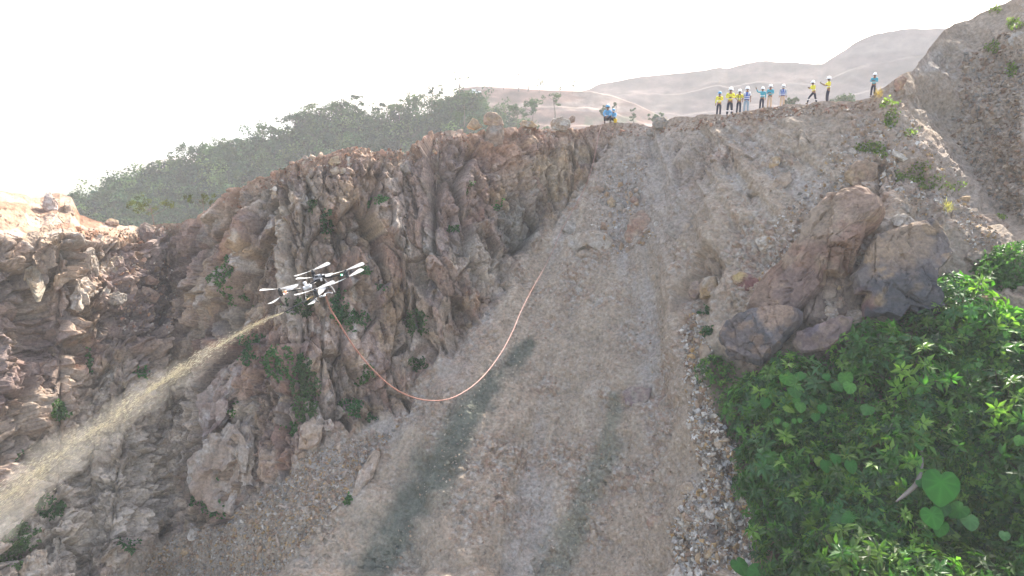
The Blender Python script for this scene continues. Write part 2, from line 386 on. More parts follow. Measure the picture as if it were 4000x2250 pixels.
cd = lerp(cd, C(.30, .235, .175), .45 * sstep(.0, .55, G1)); cd = lerp(cd, C(.33, .31, .29), .6 * sstep(.05, .6, -G1 + .2 * lump))
cd = lerp(cd, pal(hE, [TAN, GREY, BROWN, C(.4, .37, .33)], 14), .45 * stony); cd = lerp(cd, pal(hF, [TAN, GREY, BROWN, C(.48, .45, .41), REDB], 15), .12 + .22 * stony)
cd = lerp(cd, C(.31, .23, .17), .5 * blob(1150, 950, 220, 60, -50)); cd = lerp(cd, C(.34, .31, .285), .5 * blob(1640, 480, 150, 200, 20)); cd = lerp(cd, C(.28, .245, .19), .45 * blob(600, 1400, 420, 130, -18))
cd = lerp(cd, C(.33, .24, .175), .5 * blob(2250, 380, 220, 130, 40) + .4 * rimrow * (px_ > 1500))
cd = lerp(cd, C(.33, .265, .205), .7 * sstep(2330, 2480, px_) * (py_ < 640))
# where water has run down the slope
def line_d(pts, w):
    d = np.full(n, 9e9)
    for (x1, y1, w1), (x2, y2, w2) in zip(pts[:-1], pts[1:]):
        t = np.clip(((px_ - x1) * (x2 - x1) + (py_ - y1) * (y2 - y1)) / ((x2 - x1) ** 2 + (y2 - y1) ** 2), 0, 1)
        d = np.minimum(d, np.hypot(px_ - x1 - t * (x2 - x1), py_ - y1 - t * (y2 - y1)) / (w1 + t * (w2 - w1)))
    return d
edge = .4 * wob.ravel() + .3 * G2 + .2 * lump + .15 * lump2
wet = 1 - sstep(.15, 1.45, line_d([(1330, 865, 18), (1270, 925, 36), (1190, 1040, 52), (1110, 1150, 58), (1050, 1260, 56), (990, 1370, 58), (930, 1470, 66)], 1) + edge)
wet2 = 1 - sstep(.2, 1.5, line_d([(1545, 1000, 12), (1535, 1110, 26), (1490, 1230, 34), (1425, 1350, 44), (1390, 1470, 60)], 1) + edge)
cd = lerp(cd, C(.085, .10, .08) * (.85 + .3 * n5[:, None]), .86 * wet); cd = lerp(cd, C(.14, .155, .115), .62 * wet2)
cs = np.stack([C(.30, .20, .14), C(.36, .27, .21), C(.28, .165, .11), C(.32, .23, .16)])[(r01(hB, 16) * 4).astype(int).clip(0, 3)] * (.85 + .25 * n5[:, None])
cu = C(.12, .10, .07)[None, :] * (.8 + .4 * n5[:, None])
cr = cr * (.95 + .36 * sstep(-.3, .5, fbm(PB / 1.8, 4, 78)))[:, None] * (.82 + .18 * sstep(0, .07, eA))[:, None]
cr = cr * .82 + C(.30, .26, .22) * .18
col = lerp(cd, cr, rk2 * (1 - .45 * (1 - rk)))
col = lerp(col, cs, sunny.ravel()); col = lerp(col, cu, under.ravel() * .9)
col = np.clip(col, .02, .8)
cback = np.repeat((C(.40, .28, .2) * np.ones((1, 3)))[None], NBACK, 0).repeat(NC, 1) * (.8 + .4 * rng.random((NBACK, NC, 1)))
TC = np.concatenate([cback.reshape(-1, 3), col])
RT = NR + NBACK
idx = np.arange(RT * NC).reshape(RT, NC)
quads = np.stack([idx[:-1, :-1], idx[1:, :-1], idx[1:, 1:], idx[:-1, 1:]], -1).reshape(-1, 4)
M_ROCK = mat_rock("quarried_rock_and_soil", bump=1.0, scale=5.0, dist=.08)
terrain = link("terrain", mesh_np("terrain", TV, quads, TC, smooth=False, mats=[M_ROCK]))
tag(terrain, kind="structure")
# fast lookup of the finished surface
NT = np.cross(np.gradient(PD, axis=1), np.gradient(PD, axis=0)); NT /= np.linalg.norm(NT, axis=-1, keepdims=True) + 1e-9
if (NT[300, 600] @ np.array([0, -1, .5])) < 0: NT = -NT
NTs = np.stack([blur2(NT[..., k], 5, 5) for k in range(3)], -1); NTs /= np.linalg.norm(NTs, axis=-1, keepdims=True) + 1e-9
def ground(px, py):
    """terrain point and smoothed normal at a photograph position"""
    px = np.atleast_1d(np.asarray(px, float)); py = np.atleast_1d(np.asarray(py, float))
    j = np.clip(np.round(np.interp(px, cpx, np.arange(NC))).astype(int), 0, NC - 1)
    c_ = crest[j]; v = np.clip((py - c_) / (1449 - c_), 0, 1)
    i = np.clip(np.round(v * (NV - 1)).astype(int), 0, NV - 1)
    lo = py > 1449
    i = np.where(lo, NV + np.clip(((py - 1453) / 597 * (NB - 1)).round().astype(int), 0, NB - 1), i)
    return PD[i, j], NTs[i, j]
def gdist(px, py): 
    p, _ = ground(px, py); return np.linalg.norm(p, axis=-1)
# ------------------------------------------------------------------ ground to the horizon, forest hill, benches, mountain
def height_sheet(name, pts_top, d_top, d_bot, z_bot, cols, mat, rough=1.0, nrow=60, ncol=240, seed=0, amp=1.0, steps=None):
    """a hill: its skyline at distance d_top, its foot at d_bot and height z_bot, with a back side"""
    pts = np.asarray(pts_top, float); x = np.linspace(pts[0, 0], pts[-1, 0], ncol); y = np.interp(x, pts[:, 0], pts[:, 1])
    y = y + fbm(np.stack([x / 40, np.zeros(ncol), np.full(ncol, seed)], -1), 4, seed) * rough
    top = dirs(x, y); ht = np.hypot(top[:, 0], top[:, 1]); dt = np.interp(x, [pts[0, 0], pts[-1, 0]], d_top) if not np.isscalar(d_top) else np.full(ncol, d_top)
    T = top / ht[:, None] * dt[:, None]
    V = []
    for k in range(nrow):
        t = k / (nrow - 1); d = dt + (d_bot - dt) * t
        q = T * (d / dt)[:, None]
        tz = t if steps is None else steps(t)
        q[:, 2] = T[:, 2] + (z_bot - T[:, 2]) * tz
        q += (fbm(q / (amp * 14), 4, seed + 3) * amp * (min(1, t * 6)))[:, None] * np.array([.3, .3, 1])
        V.append(q)
    bk = []
    for k in range(1, 12):
        q = T * (1 + k * .06); q[:, 2] = T[:, 2] - (k * .06) ** 1.0 * dt * .9
        bk.append(q)
    V = np.concatenate([np.stack(bk[::-1]), np.stack(V)]); R = len(V)
    idx = np.arange(R * ncol).reshape(R, ncol)
    q = np.stack([idx[:-1, :-1], idx[1:, :-1], idx[1:, 1:], idx[:-1, 1:]], -1).reshape(-1, 4)
    P = V.reshape(-1, 3)
    return link(name, mesh_np(name, P, q, cols(P), smooth=True, mats=[mat])), V[11:]

gx = np.linspace(-1, 1, 81); gx = np.sign(gx) * np.abs(gx) ** 2.2 * 9000
GV = np.stack(np.meshgrid(gx, gx, indexing='ij'), -1).reshape(-1, 2)
GZ = -62 + fbm(np.concatenate([GV / 300, np.zeros((len(GV), 1))], 1), 3, 80) * 2.0
GP = np.concatenate([GV, GZ[:, None]], 1); gi = np.arange(81 * 81).reshape(81, 81)
gq = np.stack([gi[:-1, :-1], gi[1:, :-1], gi[1:, 1:], gi[:-1, 1:]], -1).reshape(-1, 4)
gn = fbm(GP / 120, 4, 81)
M_FAR = mat_rock("distant_earth", bump=.3, scale=.15, dist=1.0)
go = link("ground", mesh_np("ground", GP, gq, lerp(np.repeat(C(.07, .09, .045)[None], len(GP), 0), C(.28, .2, .14), sstep(.0, .5, gn)), True, [M_FAR])); tag(go, kind="structure")

HILL = [(100, 640), (150, 570), (190, 536), (230, 516), (300, 480), (400, 452), (470, 418), (500, 402), (600, 376), (640, 366), (720, 341), (800, 310), (880, 300), (920, 318), (1000, 302), (1080, 285), (1120, 272), (1165, 256), (1230, 285), (1330, 345), (1420, 390)]
D_HILL = 210.0
def hill_cols(P):
    return lerp(np.repeat(C(.02, .035, .015)[None], len(P), 0), C(.04, .05, .022), sstep(-.2, .5, fbm(P / 9, 3, 83)))
hill, HV = height_sheet("hill", HILL, D_HILL, 140.0, -50.0, hill_cols, M_FAR, 3, 60, 260, 84, 1.5)
tag(hill, kind="structure")
BENCH = [(1120, 300), (1160, 222), (1200, 216), (1260, 219), (1330, 224), (1420, 228), (1490, 230), (1540, 240), (1600, 262), (1680, 300), (1800, 340)]
def bench_steps(t):
    t = np.clip(t, 0, 1); k = np.floor(t * 6); f = t * 6 - k
    return (k + np.where(f < .84, f / .84, 1.0)) / 6
def bench_cols(P):
    c = np.repeat(C(.17, .10, .075)[None], len(P), 0)
    c = lerp(c, C(.26, .19, .155), sstep(.1, .5, fbm(P / np.array([40, 40, 5]), 4, 85)))
    c = c * (.75 + .5 * sstep(-.4, .5, fbm(P / np.array([9, 9, 2.5]), 4, 185)))[:, None]
    return lerp(c, C(.07, .09, .045), .8 * sstep(.05, .4, fbm(P / 13, 4, 86)) * sstep(12, -4, P[:, 2] * 1.0))
plateau, PV = height_sheet("plateau", BENCH, 330.0, 262.0, -34.0, bench_cols, M_FAR, 1.0, 120, 260, 87, 1.0, bench_steps)
tag(plateau, kind="structure")
MTN = [(1380, 262), (1480, 222), (1510, 210), (1600, 197), (1660, 189), (1750, 180), (1830, 171), (1880, 157), (1940, 156), (2070, 161), (2090, 147), (2120, 128), (2170, 101), (2200, 86), (2280, 76), (2310, 71), (2400, 70), (2500, 60), (2700, 40), (3000, 0)]
def mtn_cols(P):
    c = np.repeat(C(.10, .068, .06)[None], len(P), 0)
    c = c * (.7 + .6 * sstep(-.4, .5, fbm(P / np.array([22, 22, 7]), 5, 188)))[:, None]
    return lerp(c, C(.17, .125, .11), sstep(.0, .4, fbm(P / np.array([90, 90, 12]), 4, 88)))
def mtn_steps(t):
    k = np.floor(t * 5); f = t * 5 - k
    return (k + np.where(f < .93, f / .93, 1.0)) / 5
mtn, _ = height_sheet("mountain", MTN, 430.0, 340.0, -30.0, mtn_cols, M_FAR, 4.0, 160, 300, 89, 2.2, mtn_steps)
tag(mtn, kind="structure")
# ------------------------------------------------------------------ boulders: each its own traced outline, real thickness, seated in the slope
def zc(x0, y0, s):
    return lambda pts: [((x0 + x / s) / 1.5528, (y0 + y / s) / 1.5528) for x, y in pts]
Z5 = zc(2600, 600, 1.7045); Z6 = zc(1900, 450, 1.7045); Z3 = zc(900, 450, 1.525); Z1 = zc(0, 1200, 1.38); Z2 = zc(1000, 1300, 1.525)
Z7 = zc(2200, 1300, 1.525); ZT = zc(0, 600, 2.415); ZR = zc(3200, 0, 1.61); ZQ = zc(0, 700, 2.415); ZV = zc(3300, 800, 2.07); ZE = zc(1700, 200, 2.576)
M_BOULD = mat_rock("boulder_stone", bump=1.0, scale=5.0, dist=.06)

def ico(sub):
    b = bmesh.new(); bmesh.ops.create_icosphere(b, subdivisions=sub, radius=1.0)
    V = np.array([v.co[:] for v in b.verts]); Fc = np.array([[v.index for v in f.verts] for f in b.faces]); b.free(); return V, Fc
ICO = {k: ico(k) for k in (2, 3, 4, 5, 6)}

def boulder(name, label, outline, cols, thick=.5, stand=.25, sub=4, seed=0, patch=None, facet=1.0, off=0.0, group=None, dust=1.0, flute=False):
    """outline: photograph points; thick: half thickness / mean radius; stand: how far it stands out of the slope"""
    o = np.array(outline, float); c = o.mean(0)
    P0, N = ground([c[0]], [c[1]]); P0, N = P0[0], N[0]
    view = P0 / np.linalg.norm(P0); nrm = N * .55 - view * .45; nrm /= np.linalg.norm(nrm)
    u = np.cross(nrm, [0, 0, 1.]); u /= np.linalg.norm(u); w = np.cross(u, nrm)
    gd = np.median(gdist(o[:, 0], o[:, 1])); base = P0 * (gd / np.linalg.norm(P0)) * (1 - off / gd)
    dv = dirs(o[:, 0], o[:, 1]); k = (base @ nrm) / (dv @ nrm); q = dv * k[:, None]
    cc = q.mean(0); q2 = np.stack([(q - cc) @ u, (q - cc) @ w], -1)
    R0 = np.hypot(q2[:, 0], q2[:, 1]).mean()
    V, Fc = ICO[sub]; rho = np.hypot(V[:, 0], V[:, 1]); th = np.arctan2(V[:, 1], V[:, 0])
    # radius of the outline along each direction
    rad = np.zeros(len(V)); dx, dy = np.cos(th), np.sin(th)
    for a, b_ in zip(q2, np.roll(q2, -1, 0)):
        e = b_ - a; den = dx * e[1] - dy * e[0]; den = np.where(np.abs(den) < 1e-9, 1e-9, den)
        t = (a[0] * e[1] - a[1] * e[0]) / den; s = (a[0] * dy - a[1] * dx) / den
        rad = np.where((t > 0) & (s >= -1e-6) & (s <= 1 + 1e-6), np.maximum(rad, t), rad)
    rad = np.where(rad <= 0, R0, rad)
    pr = rho ** .80; rg = np.random.default_rng(seed + 9); xy = np.stack([dx * rad * pr, dy * rad * pr], -1); cap = np.full(len(V), 1.0)
    for k in range(5 if sub == 6 else 9):                      # a broken rock: flat faces meeting at edges
        t = rg.random() * 2 * pi; g = rg.uniform(.15, .55 if sub == 6 else 1.0) * facet ** .5; cap = np.minimum(cap, rg.uniform(.62, 1.05) - g * (xy @ [cos(t), sin(t)]) / R0)
    lim = np.clip((1 - rho) * 9, 0, 1) ** .7
    hgt = np.sign(V[:, 2]) * np.clip(cap, .3, 1.2) * lim * thick * R0
    L = np.stack([xy[:, 0], xy[:, 1], hgt], -1)
    Pw = cc + L[:, :1] * u + L[:, 1:2] * w + L[:, 2:] * nrm + nrm * (stand * thick * R0)
    dn = V[:, :1] * u * .6 + V[:, 1:2] * w * .6 + V[:, 2:] * nrm; dn /= np.linalg.norm(dn, axis=1, keepdims=True)
    sc = R0
    d1, h1, e1 = blocks(Pw + fbm(Pw / sc, 3, seed + 5)[:, None] * .2 * sc, (.8 * sc, .8 * sc, 1.0 * sc), .07 * sc * facet, 1.5, .02 * sc, seed + 91, .05)
    d2, h2, e2 = blocks(Pw, (.3 * sc, .3 * sc, .34 * sc), .05 * sc * facet, 1.4, .012 * sc, seed + 92, .08)
    d3 = fbm(Pw / (.25 * sc), 4, seed + 93) * .02 * sc
    if sub == 6:
        for (sx, am, ck, q_) in ((1.0, .10, .035, 1), (.40, .045, .02, 2)):
            d5, h5, e5 = blocks(Pw, (sx * sc * .8, sx * sc, sx * sc * 1.7), am * sc, .9, ck * sc * 1.5, seed + 97 + q_, .03); d3 = d3 + d5
        h2 = h5
    if flute:
        d4, h4, e4 = blocks(Pw + fbm(Pw / sc, 3, seed)[:, None] * .15 * sc, (.30 * sc, .30 * sc, 1.5 * sc), .24 * sc, 1.0, .06 * sc, seed + 96, .1); d3 = d3 + d4; h2 = h4
    Pw = Pw + dn * ((d1 + d2) * (.35 if sub == 6 else 1.0) + d3)[:, None]
    a, b2_, c2_ = [np.array(x, np.float32) for x in cols]
    f1 = fbm(Pw / (.5 * sc), 4, seed + 94); f2 = fbm(Pw / (.28 * sc), 5, seed + 95)
    cl = np.repeat(a[None], len(Pw), 0); cl = lerp(cl, b2_, sstep(-.1, .4, f1)); cl = lerp(cl, c2_, .85 * sstep(.22, .5, f2))
    cl = lerp(cl * (.8 + .4 * r01(h2, 3))[:, None], C(.30, .25, .2), .0 + dust * (.18 + .25 * sstep(0, .5, f1 * .5 + dn[:, 2])))
    if patch:
        for (pu, pv, pr_, pc) in patch:   # places on the rock's own face, in radii
            dd = np.hypot(L[:, 0] / R0 - pu, L[:, 1] / R0 - pv) / pr_ + .5 * f2
            cl = lerp(cl, np.array(pc, np.float32), .9 * (1 - sstep(.6, 1.1, dd)))
    ob = link(name, mesh_np(name, Pw - cc, Fc, np.clip(cl, .02, .75), False, [M_BOULD]), loc=cc)
    return tag(ob, label, "boulder", group)

BR, RB, PU, GR, TA, OC, WH, DK, BG = BROWN, REDB, PURP, GREY, TAN, OCHRE, WHITE, DARK, BLUEG
boulder("boulder", "huge rusty brown slab leaning down the spur above the undergrowth", Z5([(1290, 262), (1370, 285), (1450, 350), (1470, 450), (1400, 520), (1330, 560), (1280, 680), (1230, 790), (1195, 860), (1095, 860), (1090, 930), (1020, 1000), (930, 1070), (900, 1110), (740, 1110), (590, 1060), (640, 950), (690, 880), (800, 760), (900, 640), (930, 550), (1000, 430), (1090, 350), (1200, 275)]), (C(.225, .155, .115), C(.20, .122, .09), C(.26, .19, .135)), .46, .75, 6, 1, facet=1.0, dust=.3, off=.3, patch=[(.1, -.9, .5, C(.165, .12, .105)), (.15, .55, .5, C(.27, .21, .155))])
boulder("boulder", "dark blue-grey rust-stained slab tip overhanging the leafy bushes", Z5([(930, 1095), (920, 1170), (880, 1205), (800, 1290), (740, 1340), (650, 1445), (560, 1425), (500, 1400), (420, 1360), (375, 1270), (400, 1200), (480, 1130), (590, 1060), (740, 1060), (860, 1070)]), (C(.095, .092, .098), C(.12, .10, .095), C(.2, .14, .105)), .5, .8, 6, 2, facet=1.0, dust=.1, off=.7, patch=[(-.3, .6, .55, C(.28, .2, .15))])
boulder("boulder", "broad dark grey slab with ochre flecks and a crimson corner", Z5([(1330, 580), (1400, 525), (1480, 505), (1560, 490), (1700, 470), (1800, 520), (1840, 600), (1870, 690), (1830, 745), (1770, 805), (1750, 910), (1785, 990), (1795, 1070), (1700, 1110), (1560, 1070), (1500, 1150), (1420, 1120), (1290, 1110), (1280, 1040), (1310, 960), (1225, 960), (1205, 840), (1260, 790)]), (C(.13, .112, .105), C(.19, .14, .105), C(.25, .18, .115)), .46, .75, 6, 3, facet=1.0, dust=.12, off=.5, patch=[(.75, -.75, .35, C(.15, .085, .08)), (.05, -.7, .8, C(.07, .072, .08)), (.0, .7, .55, C(.25, .19, .14)), (.55, .5, .3, C(.27, .2, .14))])
boulder("boulder", "low purple-brown slab wedged beneath the dark slabs beside the bushes", Z5([(865, 1280), (900, 1205), (1000, 1180), (1080, 1145), (1180, 1095), (1270, 1115), (1250, 1190), (1180, 1270), (1110, 1315), (1000, 1335), (920, 1345)]), (C(.17, .125, .115), C(.2, .15, .12), C(.15, .115, .11)), .5, .8, 5, 4, facet=.6, dust=.1, off=.6, patch=[(.5, .3, .5, C(.13, .11, .13))])
boulder("boulder", "shadowed brown rock mass filling the cleft between the two big slabs", Z5([(960, 600), (1280, 600), (1330, 720), (1310, 980), (1290, 1090), (1010, 1150), (900, 1120), (940, 850)]), (C(.17, .125, .10), C(.2, .15, .115), C(.25, .2, .155)), .3, .2, 6, 90, facet=1.0, dust=.4)
boulder("boulder", "upright brown block perched directly above the huge rusty slab", Z5([(1190, 140), (1265, 60), (1350, 48), (1420, 80), (1425, 170), (1370, 222), (1250, 228), (1200, 190)]), (BR, OC * .8, TA), .6, .3, 4, 5)
boulder("boulder", "rounded pale grey boulder resting on top of the broad dark slab", Z5([(1480, 440), (1520, 408), (1570, 403), (1625, 425), (1655, 470), (1600, 505), (1550, 500), (1500, 480)]), (C(.4, .37, .33), GR, WH), .6, .5, 4, 6, off=.3)
boulder("boulder", "maroon boulder with one yellow face beside the slope runnel", Z5([(435, 830), (500, 800), (570, 808), (632, 862), (612, 942), (520, 912), (460, 875)]), (C(.17, .075, .07), RB, OC), .55, .45, 4, 7, [(.45, .25, .6, C(.36, .27, .12)), (-.5, -.2, .7, C(.16, .07, .065))])
boulder("boulder", "ochre boulder with a split pale top on the spur's flank", Z5([(245, 880), (280, 828), (350, 818), (368, 900), (330, 962), (262, 972)]), (OC * .9, TA, BR), .65, .5, 4, 8, [(.1, .6, .5, C(.36, .31, .25))])
boulder("boulder", "small dark brown boulder behind the ochre split boulder", Z5([(160, 900), (190, 850), (235, 850), (245, 930), (205, 972), (165, 960)]), (BR * .8, PU, TA), .6, .4, 3, 9)
boulder("boulder", "brown squared boulder under the maroon and yellow boulder", Z5([(405, 880), (440, 860), (470, 900), (450, 930), (415, 920)]), (BR, GR, TA), .6, .4, 3, 10)
boulder("boulder", "chalky white-faced boulder above the maroon boulder on the spur", Z5([(608, 565), (660, 548), (732, 556), (738, 605), (700, 640), (640, 652), (618, 610)]), (C(.46, .43, .38), TA, WH), .5, .4, 4, 11)
boulder("boulder", "angular tan boulder with a white fracture high on the spur", Z5([(690, 50), (720, 20), (770, 25), (760, 70), (720, 105), (690, 100)]), (OC, TA, WH), .5, .35, 3, 12)
boulder("boulder", "fractured tan ledge below the angular tan boulder", Z5([(700, 240), (740, 160), (830, 120), (845, 190), (790, 235), (750, 260)]), (TA, GR, BR), .5, .3, 4, 13)
boulder("boulder", "long grey-brown boulder half sunk beside the slab's upper end", Z5([(1065, 300), (1130, 255), (1210, 240), (1190, 280), (1110, 320)]), (PU, GR, TA), .5, .35, 3, 14)
boulder("boulder", "grey blocky boulder behind the rounded pale boulder", Z5([(1490, 330), (1550, 315), (1620, 350), (1625, 400), (1560, 410), (1495, 385)]), (GR, TA, RB), .6, .35, 4, 15)
boulder("boulder", "pale cream stone jammed in the gap between the two slabs", Z5([(1100, 880), (1150, 860), (1190, 870), (1170, 920), (1115, 930)]), (OC, TA, WH), .6, .5, 3, 16, off=.4)
boulder("boulder", "bright white chip on the broad dark slab", Z5([(1510, 655), (1545, 640), (1582, 655), (1560, 685), (1520, 685)]), (WH, C(.5, .47, .43), WH), .5, .5, 3, 17, off=.6)
boulder("boulder", "tan stone in the hollow under the huge slab's lower edge", Z5([(1045, 1040), (1080, 1015), (1140, 1030), (1150, 1070), (1090, 1090), (1050, 1075)]), (TA, BR, WH), .6, .4, 3, 18)
boulder("boulder", "brown boulder at the rubble edge just above the leafy bushes", Z5([(225, 1290), (250, 1265), (300, 1285), (320, 1340), (290, 1380), (235, 1385)]), (BR, TA, OC), .55, .4, 4, 19)
boulder("boulder", "wide pale boulder sunk in the middle of the debris chute", Z6([(522, 825), (545, 805), (600, 795), (700, 770), (800, 788), (852, 850), (790, 918), (740, 902), (680, 872), (600, 908), (550, 882)]), (C(.37, .33, .28), TA, C(.45, .41, .36)), .4, .3, 4, 20)
boulder("boulder", "flat tan stone directly below the wide pale sunk boulder", Z6([(598, 925), (650, 895), (720, 918), (700, 950), (615, 948)]), (TA, BR, GR), .45, .35, 3, 21)
boulder("boulder", "crumbly grey boulder on the hose's path beside the chute", Z6([(508, 765), (540, 710), (600, 718), (605, 780), (555, 805)]), (GR, C(.4, .37, .33), WH), .6, .45, 4, 22)
boulder("boulder", "reddish tilted boulder right of the wide pale sunk boulder", Z6([(918, 805), (955, 690), (1040, 632), (1085, 680), (1112, 722), (1060, 800), (1005, 872), (930, 845)]), (RB, BR, TA), .4, .32, 4, 23)
boulder("boulder", "large grey-tan buried boulder with a shadowed lower lip", Z6([(1188, 775), (1240, 700), (1330, 642), (1430, 660), (1475, 720), (1400, 800), (1300, 845), (1220, 805)]), (C(.29, .25, .22), GR, TA), .35, .3, 4, 24)
boulder("boulder", "ochre stone in the scree pile above the chute boulders", Z6([(798, 580), (830, 550), (862, 572), (858, 612), (820, 628)]), (OC, TA, C(.4, .3, .17)), .6, .45, 3, 25)
boulder("boulder", "dark grey stone tucked beside the ochre scree stone", Z6([(735, 600), (760, 560), (805, 560), (810, 630), (790, 642)]), (GR * .7, BR * .7, GR), .5, .4, 3, 26)
boulder("boulder", "grey wedge stone in the scree pile's centre", Z6([(868, 600), (900, 580), (925, 610), (905, 645), (880, 635)]), (GR, C(.33, .31, .29), TA), .6, .45, 3, 27)
boulder("boulder", "brick-red stone at the scree pile's upper side", Z6([(955, 560), (980, 540), (1015, 560), (1010, 590), (970, 592)]), (RB, C(.3, .19, .15), BR), .6, .45, 3, 28)
boulder("boulder", "small bright white stone between reddish and buried boulders", Z6([(1118, 722), (1135, 705), (1155, 712), (1152, 738), (1128, 742)]), (WH, WH, C(.6, .58, .55)), .7, .5, 3, 29)
boulder("boulder", "triangular grey boulder near the top of the chute", Z6([(930, 262), (990, 255), (1055, 268), (1020, 320), (985, 332)]), (C(.33, .29, .26), TA, GR), .4, .3, 3, 30)
boulder("boulder", "olive-grey boulder sitting on the rim above the chute", Z6([(1113, 62), (1150, 22), (1200, 15), (1228, 50), (1200, 92), (1140, 97)]), (C(.25, .235, .20), GR, TA), .7, .45, 4, 31)
boulder("boulder", "grey half-buried rock just below the olive rim boulder", Z6([(1065, 130), (1085, 90), (1130, 85), (1150, 120), (1110, 140)]), (GR, BR, GR), .5, .35, 3, 32)
boulder("boulder", "squat dark stone below the rim on the chute's edge", Z6([(985, 175), (1000, 145), (1035, 140), (1040, 170), (1010, 182)]), (GR * .75, BR * .8, GR), .6, .4, 3, 33)
boulder("boulder", "pale chalky block on the rim below the crouching workers' level", Z6([(418, 72), (440, 32), (500, 24), (552, 40), (558, 82), (520, 120), (430, 104)]), (C(.42, .38, .32), TA, WH), .7, .45, 4, 34)
boulder("boulder", "small round orange boulder beside the pale chalky rim block", Z6([(542, 32), (565, 5), (588, 20), (588, 45), (570, 58), (548, 52)]), (C(.36, .25, .19), RB, TA), .9, .6, 3, 35)
boulder("boulder", "orange wedge of rock with a white cap on the rim", Z6([(213, 58), (240, 33), (312, 50), (342, 82), (300, 92), (230, 82)]), (OC, C(.42, .29, .2), WH), .6, .45, 3, 36)
boulder("boulder", "tall orange block standing highest on the rim", Z3([(1505, 60), (1505, 12), (1530, -8), (1572, -8), (1612, 22), (1625, 66), (1560, 72)]), (C(.40, .28, .21), TA, OC), .7, .55, 4, 37)
boulder("boulder", "big grey-brown block just beneath the tall orange rim block", Z3([(1515, 110), (1540, 58), (1600, 55), (1625, 100), (1618, 185), (1560, 200), (1508, 172)]), (BR, GR, TA), .6, .5, 4, 38)
boulder("boulder", "pointed orange boulder on the rim left of the tall block", Z3([(1400, 78), (1440, 20), (1470, 40), (1500, 78), (1450, 92)]), (C(.42, .29, .18), OC, TA), .7, .5, 3, 39)
boulder("boulder", "cream boulder among rubble at the cliff top with a bright face", Z3([(675, 290), (690, 250), (715, 248), (728, 290), (705, 310)]), (C(.48, .42, .35), WH, OC), .6, .5, 3, 40)
boulder("boulder", "yellow-tan boulder among rubble at the cliff top", Z3([(580, 290), (610, 252), (645, 245), (660, 290), (620, 310)]), (OC, C(.4, .32, .2), TA), .6, .5, 3, 41)
boulder("boulder", "pale tan stack of broken rock under the cliff-top rubble", Z3([(590, 335), (630, 310), (690, 320), (680, 350), (620, 360)]), (TA, C(.42, .36, .29), OC), .5, .4, 3, 42)
boulder("boulder", "ochre knob of rock on the cliff shoulder", Z3([(245, 490), (255, 450), (280, 455), (288, 495), (260, 510)]), (OC, BR, TA), .7, .5, 3, 43)
boulder("boulder", "pale fluted pinnacle with a grassy foot beside the gravel fan", Z1([(1050, 830), (1065, 790), (1130, 740), (1200, 640), (1280, 608), (1345, 645), (1385, 780), (1378, 900), (1345, 1010), (1300, 1075), (1230, 1100), (1130, 1090), (1070, 990)]), (C(.30, .225, .175), C(.36, .30, .25), C(.46, .42, .38)), .4, .05, 5, 44, flute=True)
boulder("boulder", "pinkish domed outcrop standing behind the pale fluted pinnacle", Z1([(1078, 620), (1090, 480), (1160, 385), (1240, 325), (1330, 350), (1345, 410), (1285, 470), (1250, 505), (1255, 565), (1190, 650), (1110, 710)]), (C(.30, .23, .2), PU * 1.3, C(.45, .4, .37)), .4, .1, 5, 45, flute=True)
boulder("boulder", "tan boulder at the cliff foot beside the gravel fan", Z1([(1610, 765), (1618, 640), (1690, 588), (1742, 640), (1725, 725), (1662, 768)]), (C(.33, .24, .18), TA, C(.38, .31, .26)), .6, .4, 4, 46)
boulder("boulder", "white-streaked boulder next to the tan cliff-foot boulder", Z2([(395, 560), (405, 520), (440, 512), (465, 550), (450, 585), (410, 585)]), (C(.38, .31, .28), WH, TA), .6, .4, 4, 47)
boulder("boulder", "white-topped boulder lying in the gravel fan", Z1([(1010, 1240), (1035, 1195), (1075, 1190), (1088, 1222), (1060, 1255), (1020, 1262)]), (WH, C(.42, .38, .34), TA), .6, .5, 4, 48)
boulder("boulder", "flat brown boulder above the white-topped gravel boulder", Z1([(1003, 1180), (1030, 1162), (1060, 1172), (1050, 1200), (1012, 1198)]), (BR, TA, WH), .5, .4, 3, 49)
boulder("boulder", "ochre wedge in the gravel below the white-topped boulder", Z1([(975, 1330), (985, 1300), (1025, 1292), (1032, 1312), (1000, 1340)]), (OC, TA, BR), .6, .4, 3, 50)
boulder("boulder", "tall cream buttress block low on the pale crumbly face", Z1([(95, 1460), (118, 1370), (150, 1340), (200, 1300), (250, 1318), (245, 1460)]), (C(.45, .39, .32), TA, WH), .5, .35, 4, 51, flute=True)
boulder("boulder", "slim upright pale pillar above the cream buttress block", Z1([(162, 1230), (165, 1158), (220, 1160), (236, 1230), (182, 1302)]), (C(.42, .36, .31), TA, WH), .5, .4, 4, 52, flute=True)
boulder("boulder", "thin white blade of rock beside the fluted pinnacle", Z1([(1015, 950), (1020, 890), (1045, 840), (1062, 870), (1050, 960), (1030, 985)]), (WH, C(.42, .39, .36), TA), .5, .4, 3, 53)
boulder("boulder", "long pale upright rock poking out of the smooth talus", Z2([(560, 1000), (598, 870), (640, 790), (700, 712), (742, 715), (722, 800), (700, 865), (625, 925), (600, 995)]), (C(.36, .28, .22), TA, WH), .5, .35, 4, 54)
boulder("boulder", "flat purple stone embedded in the middle of the slope", Z7([(348, 352), (410, 320), (532, 328), (518, 405), (452, 452), (380, 432)]), (C(.155, .11, .125), PU, GR), .25, .25, 4, 55, facet=.4)
boulder("boulder", "pointed white rock at the foot of the rubble strip", Z7([(630, 1460), (690, 1378), (745, 1455), (700, 1500)]), (WH, C(.45, .43, .4), TA), .6, .5, 4, 56)
